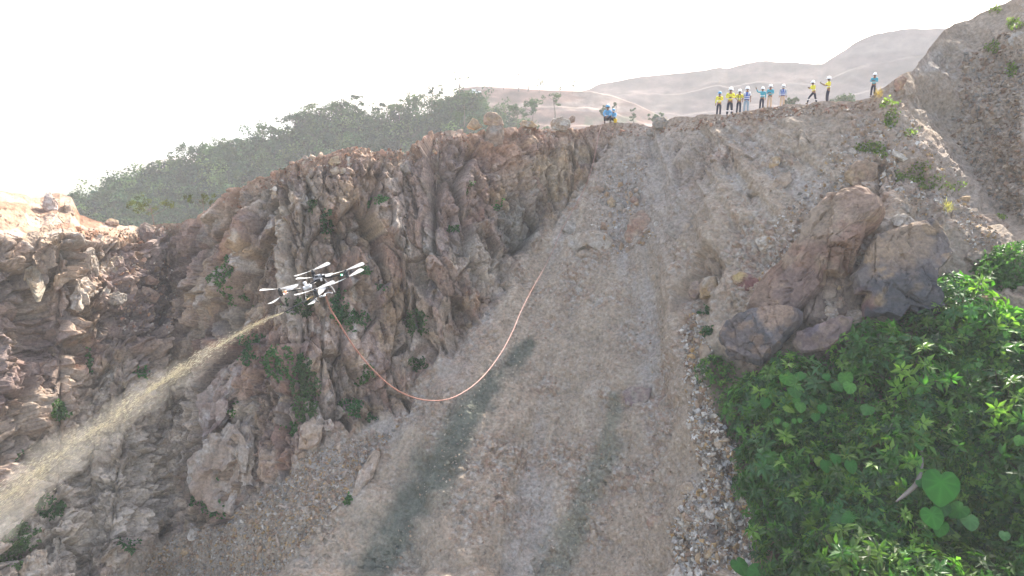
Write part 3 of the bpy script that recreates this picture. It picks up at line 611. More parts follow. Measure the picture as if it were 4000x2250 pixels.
boulder("boulder", "round tan boulder lying in the lower rubble", Z7([(688, 932), (720, 898), (775, 895), (795, 935), (762, 968), (710, 962)]), (TA, OC, C(.44, .38, .31)), .6, .4, 4, 57)
boulder("boulder", "long yellowish boulder among the lowest rubble stones", Z7([(845, 1345), (870, 1300), (905, 1258), (938, 1240), (925, 1300), (878, 1350)]), (OC, TA, C(.42, .36, .28)), .6, .45, 4, 58)
boulder("boulder", "broad tan rock barely breaking the surface of the lower slope", Z7([(262, 1195), (330, 1165), (425, 1182), (405, 1245), (310, 1245)]), (TA, BR, C(.4, .35, .29)), .35, .25, 4, 59)
boulder("boulder", "pale egg-shaped rock beside the damp streak", Z7([(160, 1235), (172, 1175), (198, 1172), (212, 1225), (192, 1285)]), (C(.37, .31, .25), TA, OC), .5, .35, 4, 60)
boulder("boulder", "tan stone with dark cap at the rubble strip's edge near leaves", Z7([(975, 725), (1000, 708), (1042, 720), (1045, 752), (1010, 765)]), (TA, OC, GR), .6, .5, 3, 61)
boulder("boulder", "ochre stone pressed against the bushes at the rubble edge", Z7([(1008, 792), (1035, 765), (1064, 790), (1060, 825), (1028, 830)]), (OC, BR, OC), .6, .5, 3, 62)
boulder("boulder", "white boulder in the lower rubble above the yellowish boulder", Z7([(812, 1050), (850, 1018), (882, 1040), (860, 1075), (828, 1078)]), (WH, C(.46, .43, .4), TA), .6, .5, 3, 63)
boulder("boulder", "pinkish crumbled rock lump on the lower slope", Z7([(500, 1130), (530, 1090), (590, 1095), (605, 1135), (560, 1165), (510, 1155)]), (C(.36, .27, .22), RB, OC), .55, .35, 3, 64)
boulder("boulder", "reddish outcrop sticking out below the bushes", [(1893, 1400), (1925, 1345), (1948, 1290), (1968, 1305), (1975, 1370), (1945, 1440), (1900, 1460)], (C(.30, .20, .14), BR, TA), .45, .4, 4, 65)
boulder("boulder", "sunlit pale pinnacle on the mound behind the broken cliff", ZT([(410, 540), (430, 430), (465, 375), (500, 420), (545, 480), (560, 560), (470, 570)]), (C(.50, .38, .33), C(.55, .46, .42), WH), .7, .5, 4, 66)
boulder("boulder", "smaller orange sunlit spike beside the pale pinnacle", ZT([(590, 520), (605, 465), (640, 450), (680, 520), (700, 600), (640, 590)]), (C(.48, .35, .26), TA, WH), .7, .5, 4, 67)
boulder("boulder", "rounded orange sunlit boulder on the low saddle", ZT([(985, 660), (1005, 630), (1050, 622), (1110, 645), (1118, 680), (1040, 688)]), (C(.46, .31, .23), OC, TA), .7, .5, 4, 68)
boulder("boulder", "bright sunlit knuckle of rock jutting in front of the shaded recess", ZQ([(690, 1210), (700, 1130), (705, 1000), (745, 945), (800, 945), (840, 1000), (880, 1040), (860, 1090), (810, 1150), (770, 1230), (720, 1250)]), (C(.33, .26, .2), C(.38, .32, .27), C(.44, .4, .35)), .55, .15, 4, 69, flute=True)
boulder("boulder", "tall pale slab with a dark crack beside the rubble recess", ZQ([(720, 900), (740, 780), (820, 660), (905, 640), (915, 780), (925, 900), (900, 960), (770, 960)]), (C(.36, .31, .26), TA, C(.42, .37, .32)), .4, .15, 4, 70, flute=True)
boulder("boulder", "cream rounded pillar split by a crack", ZQ([(935, 920), (945, 800), (1020, 770), (1130, 720), (1180, 820), (1150, 880), (1000, 945)]), (C(.42, .36, .3), TA, OC), .45, .45, 4, 71, flute=True)
boulder("boulder", "slim cream column beneath a brown cap stone", ZQ([(265, 950), (262, 800), (300, 720), (360, 715), (395, 850), (415, 1000), (360, 1100), (310, 1060)]), (C(.36, .32, .25), OC, TA), .55, .15, 4, 72, flute=True)
boulder("boulder", "brown cap stone balanced on the slim cream column", ZQ([(285, 700), (300, 660), (350, 640), (398, 665), (395, 700), (330, 715)]), (OC, BR, BR), .7, .15, 3, 73)
boulder("boulder", "chunky brown block on the broken cliff's shoulder", ZQ([(215, 600), (260, 520), (330, 495), (410, 530), (370, 600), (300, 640)]), (BR, TA, BR * .7), .6, .5, 4, 74)
boulder("boulder", "reddish flat block in the recess rubble", ZQ([(1350, 990), (1370, 920), (1400, 900), (1500, 960), (1470, 1000)]), (C(.29, .18, .14), RB, BR), .6, .5, 3, 75)
boulder("boulder", "grey rounded block at the centre of the recess rubble", ZQ([(980, 1160), (1010, 1090), (1100, 1060), (1195, 1090), (1190, 1150), (1130, 1185), (1050, 1190)]), (C(.27, .24, .21), GR, TA), .6, .5, 4, 76)
boulder("boulder", "tilted tan slab leaning in the recess rubble", ZQ([(910, 1150), (960, 1060), (1000, 1010), (1055, 1000), (1020, 1100), (960, 1185)]), (C(.36, .3, .24), TA, WH), .5, .6, 3, 77)
boulder("boulder", "brown tilted block on the recess rubble's far side", ZQ([(1310, 1070), (1330, 1020), (1420, 1040), (1500, 1120), (1450, 1180), (1380, 1150)]), (BR, RB, PU), .6, .5, 3, 78)
boulder("boulder", "sharp brown triangular block upright in the recess", ZQ([(1200, 1120), (1225, 990), (1260, 975), (1290, 1040), (1260, 1130)]), (C(.28, .2, .16), RB, TA), .6, .6, 3, 79)
boulder("boulder", "dark square slab standing at the recess rim", ZQ([(1305, 560), (1310, 430), (1350, 405), (1450, 440), (1465, 560), (1400, 620)]), (PU * .8, DK * 1.5, BR * .7), .4, .35, 4, 80)
boulder("boulder", "long pale sunlit rock stranded on the far scree", ZR([(1005, 255), (1050, 215), (1100, 205), (1120, 270), (1050, 305)][0:0] + [(1195, 250), (1240, 208), (1288, 200), (1310, 280), (1240, 300), (1205, 290)]), (C(.36, .34, .31), GR, WH), .5, .4, 4, 81)
boulder("boulder", "lone tan stone in the middle of the far scree", ZR([(1088, 795), (1110, 785), (1138, 795), (1120, 812), (1095, 808)]), (TA, GR, WH), .5, .5, 3, 82)
boulder("boulder", "grey boulder on the spur crest beside the far scree", ZR([(790, 930), (820, 915), (862, 935), (850, 965), (800, 962)]), (GR, TA, BR), .6, .4, 3, 83)
boulder("boulder", "white flat rock lying among yellow weeds on the spur", ZR([(445, 955), (480, 948), (555, 1000), (530, 1020), (480, 990)]), (WH, C(.5, .47, .43), WH), .4, .5, 3, 84)
boulder("boulder", "red-brown crag at the notch between spur and far scree", ZR([(430, 575), (475, 500), (515, 478), (545, 500), (520, 560), (470, 585)]), (C(.36, .21, .15), RB, OC), .6, .4, 4, 85)
boulder("boulder", "rounded grey rock at the lower end of the spur ridge", ZV([(985, 90), (1020, 35), (1060, 35), (1085, 85), (1050, 130)]), (GR, TA, WH), .6, .4, 3, 86)
boulder("boulder", "jagged brown ledge along the lower spur ridge", ZV([(1060, 170), (1090, 100), (1180, 90), (1240, 130), (1325, 180), (1290, 215), (1170, 230)]), (BR, C(.33, .25, .2), TA), .5, .35, 4, 87)
boulder("boulder", "tan boulder embedded above the creeper patch on bare soil", ZV([(985, 430), (1010, 390), (1130, 385), (1240, 430), (1180, 470), (1060, 505)]), (C(.33, .26, .2), TA, GR), .45, .35, 4, 88)
boulder("boulder", "brown boulder with a dark top beside the grey fallen pole", ZV([(1060, 800), (1100, 750), (1210, 745), (1248, 800), (1225, 850), (1100, 840)]), (C(.31, .23, .16), OC, GR), .5, .45, 4, 89)

# ------------------------------------------------------------------ loose stones: shared shapes, one object each
def hull(npts, sd, flat=.7, bev=0.0):
    r = np.random.default_rng(sd); p = r.normal(size=(npts, 3)); p /= np.linalg.norm(p, axis=1, keepdims=True); p *= r.uniform(.75, 1.1, (npts, 1)); p[:, 2] *= flat; p[:, 0] *= r.uniform(.85, 1.3)
    b = bmesh.new()
    for q in p: b.verts.new(q)
    g = bmesh.ops.convex_hull(b, input=b.verts); 
    dead = [v for v in b.verts if not v.link_faces]; bmesh.ops.delete(b, geom=dead, context='VERTS')
    if bev: bmesh.ops.bevel(b, geom=list(b.edges), offset=bev, segments=1, affect='EDGES')
    bmesh.ops.triangulate(b, faces=b.faces); b.verts.index_update()
    V = np.array([v.co[:] for v in b.verts]); Fc = np.array([[v.index for v in f.verts] for f in b.faces]); b.free(); return V, Fc
STV = [hull(16, 100 + k, .55 + .05 * (k % 6), .07) for k in range(10)]
M_STONE = mat_rock("loose_stone", rand=1.0, bump=.45, scale=9.0, dist=.03)
STM = [mesh_np("stone", v, f, np.repeat(C(.33, .275, .225)[None], len(v), 0), False, [M_STONE]) for v, f in STV]
STW = [mesh_np("pale_stone", v, f, np.repeat(C(.40, .36, .31)[None], len(v), 0), False, [M_STONE]) for v, f in STV]
STR = [mesh_np("red_stone", v, f, np.repeat(C(.34, .225, .17)[None], len(v), 0), False, [M_STONE]) for v, f in STV]
def rot_rand(r):
    q = r.normal(size=4); q /= np.linalg.norm(q); return q
def poly_pts(poly, m, r):
    poly = np.asarray(poly, float); lo, hi = poly.min(0), poly.max(0); out = np.zeros((0, 2))
    while len(out) < m:
        p = lo + (hi - lo) * r.random((m * 2, 2)); p = p[in_poly(p[:, 0], p[:, 1], poly)]; out = np.concatenate([out, p])
    return out[:m]
STRIP = [(1750, 760), (1800, 900), (1775, 940), (1800, 1040), (1865, 1140), (1885, 1260), (1890, 1340), (1900, 1440), (1700, 1449), (1690, 1330), (1760, 1200), (1745, 1050), (1735, 930), (1725, 830)]
FAN = [(640, 1260), (760, 1140), (960, 1085), (1010, 1060), (940, 1150), (860, 1260), (700, 1449), (330, 1449), (440, 1350), (560, 1300)]
SCREE = [(1480, 560), (1520, 430), (1600, 380), (1640, 420), (1600, 520), (1660, 600), (1540, 640)]
RECESS = [(300, 700), (340, 640), (420, 650), (480, 720), (470, 800), (400, 860), (300, 830)]
RIM1 = [(560, 500), (640, 450), (760, 398), (880, 376), (1050, 374), (1100, 332), (1190, 326), (1200, 345), (1090, 372), (1060, 400), (880, 408), (780, 430), (640, 495), (570, 540)]
RIM2 = [(1280, 322), (1440, 326), (1560, 312), (1640, 322), (1760, 296), (1960, 272), (2150, 258), (2200, 250), (2200, 275), (1960, 300), (1760, 325), (1640, 350), (1540, 345), (1420, 345), (1290, 350)]
SPUR = [(1950, 560), (2050, 430), (2150, 300), (2260, 280), (2420, 470), (2540, 640), (2480, 680), (2380, 560), (2200, 460), (2150, 520), (2000, 700), (1900, 740)]
FARS = [(2420, 150), (2576, 60), (2576, 560), (2480, 480), (2400, 330)]
SLOPE = [(1400, 560), (1500, 420), (1700, 330), (1950, 320), (2050, 420), (1900, 700), (1760, 800), (1740, 1000), (1760, 1200), (1700, 1449), (950, 1449), (1150, 1000), (1300, 720)]
SADDLE = [(180, 575), (330, 575), (440, 566), (470, 580), (330, 606), (200, 600)]
def stones(poly, m, s0, s1, meshes, label, group, sd, low=0.4):
    r = np.random.default_rng(sd); p = poly_pts(poly, m, r); G, N = ground(p[:, 0], p[:, 1])
    for k in range(m):
        s = s0 * (s1 / s0) ** (r.random() ** 2.2)
        o = link("stone", meshes[int(r.integers(len(meshes)))], loc=G[k] + N[k] * s * low * .5)
        o.rotation_mode = 'QUATERNION'; o.rotation_quaternion = rot_rand(r); o.scale = (s, s * r.uniform(.75, 1), s * r.uniform(.6, .95))
        tag(o, label, "stone", group)
stones(STRIP, 95, .12, .42, STM + STW + STW, "loose broken stone in the rubble strip edging the green undergrowth", "stones in the rubble strip", 201)
stones(FAN, 55, .13, .42, STM + STM + STW, "loose brown stone scattered on the gravel fan below the cliff", "stones on the gravel fan", 202)
stones(SCREE, 32, .2, .5, STM, "grey broken stone in the scree pile at the head of the chute", "stones in the scree pile", 203)
stones(RECESS, 26, .16, .42, STR + STM, "reddish fallen stone heaped in the shaded cliff recess", "stones in the cliff recess", 204)
stones(RIM1, 34, .14, .42, STR + STM + STW, "reddish or cream stone lying along the cliff-top rubble", "stones on the cliff top", 205)
stones(RIM2, 26, .12, .36, STR + STM, "tan stone on the dug rim near the workers", "stones on the dug rim", 206)
stones(SPUR, 26, .10, .34, STM + STW, "stone lying on the weedy spur above the slabs", "stones on the spur", 207)
stones(SADDLE, 6, .25, .6, STR, "orange sunlit stone on the low saddle crest", "stones on the saddle", 208)

# gravel: too much to count
def gravel(name, specs, sd):
    r = np.random.default_rng(sd); Vs, Fs, Cs, o = [], [], [], 0
    shp = [hull(8, 300 + k, .6) for k in range(8)]
    for poly, m, s0, s1, pal_ in specs:
        p = poly_pts(poly, m, r); G, N = ground(p[:, 0], p[:, 1])
        s = s0 * (s1 / s0) ** (r.random(m) ** 2.6); kk = r.integers(0, len(shp), m); pc = np.array(pal_)[r.integers(0, len(pal_), m)] * r.uniform(.7, 1.25, (m, 1))
        for t in range(len(shp)):
            I = np.where(kk == t)[0]
            if not len(I): continue
            v, f = shp[t]; q = r.normal(size=(len(I), 4)); q /= np.linalg.norm(q, axis=1, keepdims=True)
            w, x, y, z = q.T
            Rm = np.stack([np.stack([1 - 2 * (y * y + z * z), 2 * (x * y - z * w), 2 * (x * z + y * w)], -1), np.stack([2 * (x * y + z * w), 1 - 2 * (x * x + z * z), 2 * (y * z - x * w)], -1), np.stack([2 * (x * z - y * w), 2 * (y * z + x * w), 1 - 2 * (x * x + y * y)], -1)], 1)
            VV = np.einsum('nij,kj->nki', Rm, v) * s[I][:, None, None] + (G[I] + N[I] * s[I][:, None] * .25)[:, None, :]
            Vs.append(VV.reshape(-1, 3)); Fs.append((f[None] + (np.arange(len(I)) * len(v))[:, None, None]).reshape(-1, 3) + o); Cs.append(np.repeat(pc[I], len(v), 0)); o += len(I) * len(v)
    ob = link(name, mesh_np(name, np.concatenate(Vs), np.concatenate(Fs), np.clip(np.concatenate(Cs), .02, .7), False, [M_BOULD]))
    return tag(ob, kind="stuff")
PG = [TAN, GREY, BROWN, C(.42, .39, .35), C(.52, .49, .45), OCHRE]
PR = [REDB, BROWN, C(.36, .25, .18), TAN, C(.42, .36, .3)]
gravel("gravel", [(STRIP, 4200, .06, .24, PG + [C(.5, .46, .4), C(.45, .4, .34)]), (FAN, 7500, .035, .17, [TAN, BROWN, GREY, OCHRE * .9, C(.4, .36, .31)]), (SCREE, 900, .04, .16, PG), (RECESS, 700, .05, .18, PR), (RIM1, 1800, .04, .16, PR), (RIM2, 1600, .04, .15, PR),
    (SPUR, 2600, .04, .17, PG), (FARS, 2600, .05, .24, [TAN, BROWN, GREY, C(.38, .31, .24)]), (SLOPE, 6000, .025, .12, [C(.36, .295, .225), TAN, C(.30, .25, .2), C(.40, .35, .29), BROWN * 1.1]), (SADDLE, 300, .06, .2, PR)], 401)
# ------------------------------------------------------------------ tubes, lathes, boxes
def catmull(P, m=12):
    P = np.asarray(P, float); P = np.concatenate([[2 * P[0] - P[1]], P, [2 * P[-1] - P[-2]]]); out = []
    for i in range(1, len(P) - 2):
        for t in np.linspace(0, 1, m, endpoint=False):
            a, b, c, d = P[i - 1:i + 3]
            out.append(.5 * ((2 * b) + (c - a) * t + (2 * a - 5 * b + 4 * c - d) * t * t + (3 * b - a - 3 * c + d) * t ** 3))
    out.append(P[-2]); return np.array(out)
def tube_arrays(P, rad, seg=8):
    P = np.asarray(P, float); m = len(P); rad = np.broadcast_to(np.asarray(rad, float), (m,))
    T = np.gradient(P, axis=0); T /= np.linalg.norm(T, axis=1, keepdims=True) + 1e-12
    n0 = np.cross(T[0], [0.13, .27, .95]); n0 /= np.linalg.norm(n0) + 1e-12; Ns = []
    for t in T:
        n0 = n0 - t * (n0 @ t); n0 /= np.linalg.norm(n0) + 1e-12; Ns.append(n0)
    Ns = np.array(Ns); Bs = np.cross(T, Ns); a = np.linspace(0, 2 * pi, seg, endpoint=False)
    V = (P[:, None] + rad[:, None, None] * (np.cos(a)[None, :, None] * Ns[:, None] + np.sin(a)[None, :, None] * Bs[:, None])).reshape(-1, 3)
    i = np.arange(m * seg).reshape(m, seg)
    Q = np.stack([i[:-1], np.roll(i[:-1], -1, 1), np.roll(i[1:], -1, 1), i[1:]], -1).reshape(-1, 4)
    V = np.concatenate([V, P[:1], P[-1:]]); s, e = m * seg, m * seg + 1
    c0 = np.stack([np.roll(i[0], -1), i[0], np.full(seg, s)], -1); c1 = np.stack([i[-1], np.roll(i[-1], -1), np.full(seg, e)], -1)
    return V, Q, np.concatenate([c0, c1])
class MB:
    """gathers shapes that belong to ONE part"""
    def __init__(s): s.V, s.Q, s.T, s.n = [], [], [], 0
    def add(s, V, Q=None, T=None):
        s.V.append(np.asarray(V, float))
        if Q is not None and len(Q): s.Q.append(np.asarray(Q) + s.n)
        if T is not None and len(T): s.T.append(np.asarray(T) + s.n)
        s.n += len(V); return s
    def tube(s, P, r, seg=8, smooth=0):
        if smooth: 
            rr = np.interp(np.linspace(0, 1, (len(P) - 1) * smooth + 1), np.linspace(0, 1, len(P)), np.broadcast_to(r, (len(P),))); P = catmull(P, smooth); r = rr
        return s.add(*tube_arrays(P, r, seg))
    def box(s, c, d, M=None, bev=.15):
        b = bmesh.new(); bmesh.ops.create_cube(b, size=1.0)
        for v in b.verts: v.co = Vector((v.co.x * d[0], v.co.y * d[1], v.co.z * d[2]))
        bmesh.ops.bevel(b, geom=list(b.edges), offset=min(d) * bev, segments=2, affect='EDGES'); bmesh.ops.triangulate(b, faces=b.faces); b.verts.index_update()
        V = np.array([v.co[:] for v in b.verts]); T = np.array([[v.index for v in f.verts] for f in b.faces]); b.free()
        if M is not None: V = V @ np.asarray(M).T
        return s.add(V + np.asarray(c), None, T)
    def ball(s, c, r, sub=2):
        V, Fc = ICO[sub]; return s.add(V * np.asarray(r) + np.asarray(c), None, Fc)
    def lathe(s, prof, c=(0, 0, 0), seg=14, M=None):
        a = np.linspace(0, 2 * pi, seg, endpoint=False); pr = np.asarray(prof, float); m = len(pr)
        V = np.stack([pr[:, 0, None] * np.cos(a), pr[:, 0, None] * np.sin(a), np.repeat(pr[:, 1, None], seg, 1)], -1).reshape(-1, 3)
        if M is not None: V = V @ np.asarray(M).T
        i = np.arange(m * seg).reshape(m, seg)
        return s.add(V + np.asarray(c), np.stack([i[:-1], np.roll(i[:-1], -1, 1), np.roll(i[1:], -1, 1), i[1:]], -1).reshape(-1, 4))
    def build(s, name, mat, parent=None, smooth=True, cols=None):
        fl = ([np.concatenate(s.Q)] if s.Q else []) + ([np.concatenate(s.T)] if s.T else [])
        return link(name, mesh_np(name, np.concatenate(s.V), fl, cols, smooth, [mat]), parent)

# ------------------------------------------------------------------ the drone
DD = 18.0; DC = at([790.7], [709.0], DD)[0]
vw = DC / np.linalg.norm(DC); RT_ = np.cross(vw, [0, 0, 1.]); RT_ /= np.linalg.norm(RT_); UP_ = np.cross(RT_, vw); BK_ = -vw
roll, tilt = radians(12), radians(19)
xl = RT_ * cos(roll) + UP_ * sin(roll); n0 = -RT_ * sin(roll) + UP_ * cos(roll); zl = n0 * cos(tilt) + BK_ * sin(tilt); yl = np.cross(zl, xl)
RM = np.stack([xl, yl, zl], 1)
drone = empty("drone", Vector(DC)); drone.rotation_mode = 'QUATERNION'; drone.rotation_quaternion = Matrix(RM.tolist()).to_quaternion()
tag(drone, "black quadcopter washing drone with pale paired propellers hovering before the cliff", "drone")
im = lambda v: np.array([v @ RT_, -(v @ UP_)])
XI, YI, ZI = im(xl), im(yl), im(zl); PPM = 2667 / DD * 4.14
def dl(zx, zy, z=0.0):
    """drone coordinates of a point seen in the enlarged photograph, at height z above the arms"""
    q = np.array([zx - 1150.0, zy - 625.0]) / PPM - z * ZI
    a, b = np.linalg.solve(np.stack([XI, YI], 1), q); return np.array([a, b, z])
def dw(p): return DC + RM @ np.asarray(p)
M_CARB = mat_plain("carbon_black", (.018, .018, .02), .38, 0, .15, 30); M_DGREY = mat_plain("dark_grey_plastic", (.045, .047, .052), .5); M_ALU = mat_plain("aluminium", (.55, .56, .58), .35, .8)
M_LGREY = mat_plain("light_grey_shell", (.55, .56, .57), .45); M_WHITEP = mat_plain("white_plastic", (.8, .8, .8), .4); M_BLADE = mat_plain("pale_blade", (.44, .43, .40), .35, 0, .06, 8)
M_BRASS = mat_plain("brass", (.45, .33, .17), .4, .5); M_RED = mat_plain("red_light", (.8, .05, .03), .3, emit=(1, .06, .03, 2.2)); M_GRN = mat_plain("green_light", (.1, .8, .4), .3, emit=(.2, 1, .55, 3))
mb = MB(); rear = dl(1225, 595); mb.box(rear + [0, 0, -.01], (.26, .30, .15)); mb.box(rear + [0, 0, -.13], (.22, .24, .16)); mb.box(rear + [-.02, -.02, -.2], (.1, .12, .08))
for zx, zy in ((1190, 545), (1240, 530), (1290, 545)): mb.box(dl(zx, zy, .06), (.09, .08, .07))
body = mb.build("body", M_CARB, drone, False)
mb = MB(); [mb.box(dl(zx, zy, .075), d) for zx, zy, d in ((1215, 530, (.12, .07, .04)), (1290, 535, (.06, .06, .06)), (1255, 600, (.05, .04, .06)))]; mb.build("connector_block", M_LGREY, body, False)
mb = MB(); nose = dl(1045, 700); mb.box(nose + [0, 0, .0], (.22, .15, .05)); mb.box(nose + [.02, .02, .04], (.12, .09, .025)); shell = mb.build("front_shell", M_LGREY, drone, False)
MB().tube([dl(1035, 690, .04), dl(1010, 640, .10)], .034, 14).tube([dl(1012, 645, .095), dl(1004, 622, .125)], .042, 14).build("antenna_mast", M_WHITEP, shell)
mb = MB()
for k in (-1, 1): mb.tube([nose + [.0, .07 * k, .0], rear + [0, .08 * k, .02]], .014, 8)
mb.build("frame_rail", M_CARB, drone)
HUBS = [((1145, 500), [((1430 - 1145, 345 - 435), .11), ((845 - 1150, 560 - 550), -.09)]), ((1645, 535), [((1930 - 1635, 400 - 475), .11), ((1940 - 1660, 480 - 590), -.09)]),
        ((645, 755), [((320 - 640, 720 - 710), .11), ((460 - 650, 945 - 820), -.09)]), ((1165, 795), [((870 - 1130, 812 - 745), .11), ((1090 - 1200, 962 - 850), -.09)])]
ROOTS = [dl(1190, 575), dl(1290, 575), dl(945, 717), dl(1085, 720)]
def blade_mesh():
    rr = np.array([.03, .08, .16, .26, .36, .44, .485, .50]); wd = np.array([.026, .045, .088, .128, .165, .185, .165, .09]); tw = np.radians([14, 13, 12, 11, 10, 9, 8, 8]); V = []
    for r, w, t in zip(rr, wd, tw):
        for s_, h in ((-1, 0), (0, .005), (1, 0), (0, -.003)): V.append([r, s_ * w * .5 * cos(t) + w * .12, s_ * w * .5 * sin(t) + h + r * r * .10])
    i = np.arange(len(rr) * 4).reshape(-1, 4); Q = np.stack([i[:-1], np.roll(i[:-1], -1, 1), np.roll(i[1:], -1, 1), i[1:]], -1).reshape(-1, 4)
    return mesh_np("blade", np.array(V), [np.concatenate([Q, [[0, 1, 2, 3], [31, 30, 29, 28]]])], None, False, [M_BLADE])
BLADE = blade_mesh()
for (hz_, rots), root in zip(HUBS, ROOTS):
    h = dl(*hz_); arm = MB().tube([root, h * .9 + root * .1, h], .019, 10).build("arm", M_CARB, drone)
    mt = MB(); mt.lathe([(.0, -.085), (.042, -.085), (.05, -.07), (.05, -.02), (.03, -.018), (.03, .02), (.05, .022), (.05, .08), (.042, .095), (0, .095)], h, 16); mt.box(h, (.1, .08, .045)); mt.build("motor", M_DGREY, arm)
    for (dx, dy), z in rots:
        rot = MB().lathe([(0, -.012), (.022, -.012), (.026, 0), (.02, .014), (0, .016)], h + [0, 0, z], 12).build("propeller", M_CARB, drone)
        a, b = np.linalg.solve(np.stack([XI, YI], 1), np.array([dx, dy]) / PPM); az = math.atan2(b, a)
        for q in (0, pi):
            bl = link("blade", BLADE, rot); bl.location = h + [0, 0, z]; bl.rotation_euler = (0, 0, az + q)
MB().ball(dl(720, 760, .0), (.026, .026, .022)).build("red_navigation_light", M_RED, drone); MB().ball(dl(1568, 545, .01), (.022, .022, .02)).build("green_navigation_light", M_GRN, drone)
MB().box(dl(700, 742, .03), (.10, .045, .02)).build("amber_label_plate", M_BRASS, drone)
mb = MB(); mb.tube([dl(1010, 775, -.05), dl(1012, 900, -.05)], .011).tube([dl(1012, 800, -.05), dl(1105, 815, -.05)], .010).tube([dl(1012, 880, -.05), dl(1030, 905, -.05), dl(1060, 905, -.05), dl(1090, 880, -.05)], .009)
mb.tube([dl(1125, 790, -.05), dl(1140, 880, -.05), dl(1185, 920, -.05)], .011).tube([dl(1260, 650, -.1), dl(1330, 770, -.1)], .011).tube([dl(1320, 735, -.05), dl(1372, 745, -.05)], .03); mb.build("landing_gear", M_CARB, drone)
MB().tube([dl(1300, 590), dl(1330, 645), dl(1370, 690), dl(1405, 740), dl(1430, 800)], .016, 8, 6).build("supply_tube", mat_plain("grey_tube", (.12, .12, .115), .4), drone)
MB().tube([dl(1210, 850, -.1), dl(1255, 845, -.1), dl(1300, 815, -.1), dl(1340, 800, -.1), dl(1395, 812, -.1)], .012, 8, 5).box(dl(1225, 850, -.1), (.09, .04, .04)).tube([dl(1235, 850, -.1), dl(1295, 842, -.1)], .022).build("hose_coupling", M_ALU, drone)
lance = MB().tube([dl(1225, 850, -.1), dl(1120, 840, -.1), dl(1005, 897, -.1)], .017, 8, 4).build("nozzle_lance", M_BRASS, drone)
TIP = dl(705, 1033, -.1)
MB().tube([dl(1005, 897, -.1), dl(850, 965, -.1), TIP], [.015, .012, .010], 8, 5).build("nozzle_extension", M_CARB, lance)

# ------------------------------------------------------------------ supply hose from the drone to the crouching workers
HP = [(812, 741, 0), (830, 775, 18.1), (850, 808, 18.3), (890, 872, 18.8), (940, 932, 19.5), (990, 976, 20.4), (1040, 1000, 21.3), (1090, 1008, 22.3), (1140, 1000, 23.4), (1190, 970, 24.8), (1230, 930, 26.4), (1265, 880, 28.6), (1290, 832, 31), (1312, 780, 34), (1340, 725, 38.5)]
hpts = [dw(dl(1295, 842, -.1))] + [at([x], [y], d)[0] for x, y, d in HP[1:]]
for x, y in ((1370, 672), (1395, 622), (1410, 585), (1440, 530), (1470, 475), (1488, 425), (1500, 372), (1507, 335)):
    q_ = np.array([gdist(np.array([x - 12, x, x + 12]), np.full(3, y + o)) for o in (-14, 0, 14, 30)]); hpts.append(at([x], [y], q_.min() - .7)[0])
CR_A = at([1526], [302], gdist([1526], [312])[0] + .15)[0]
hpts.append(at([1513], [318], gdist([1513], [322])[0] - .4)[0]); hpts.append(at([1520], [300], np.linalg.norm(CR_A) - .25)[0])
M_HOSE = mat_plain("terracotta_hose", (.33, .165, .13), .32, 0, .1, 6)
hose = MB().tube(hpts, .018, 8, 10).build("water_hose", M_HOSE); tag(hose, "thin terracotta water hose sagging from the drone up to two crouching workers", "hose")

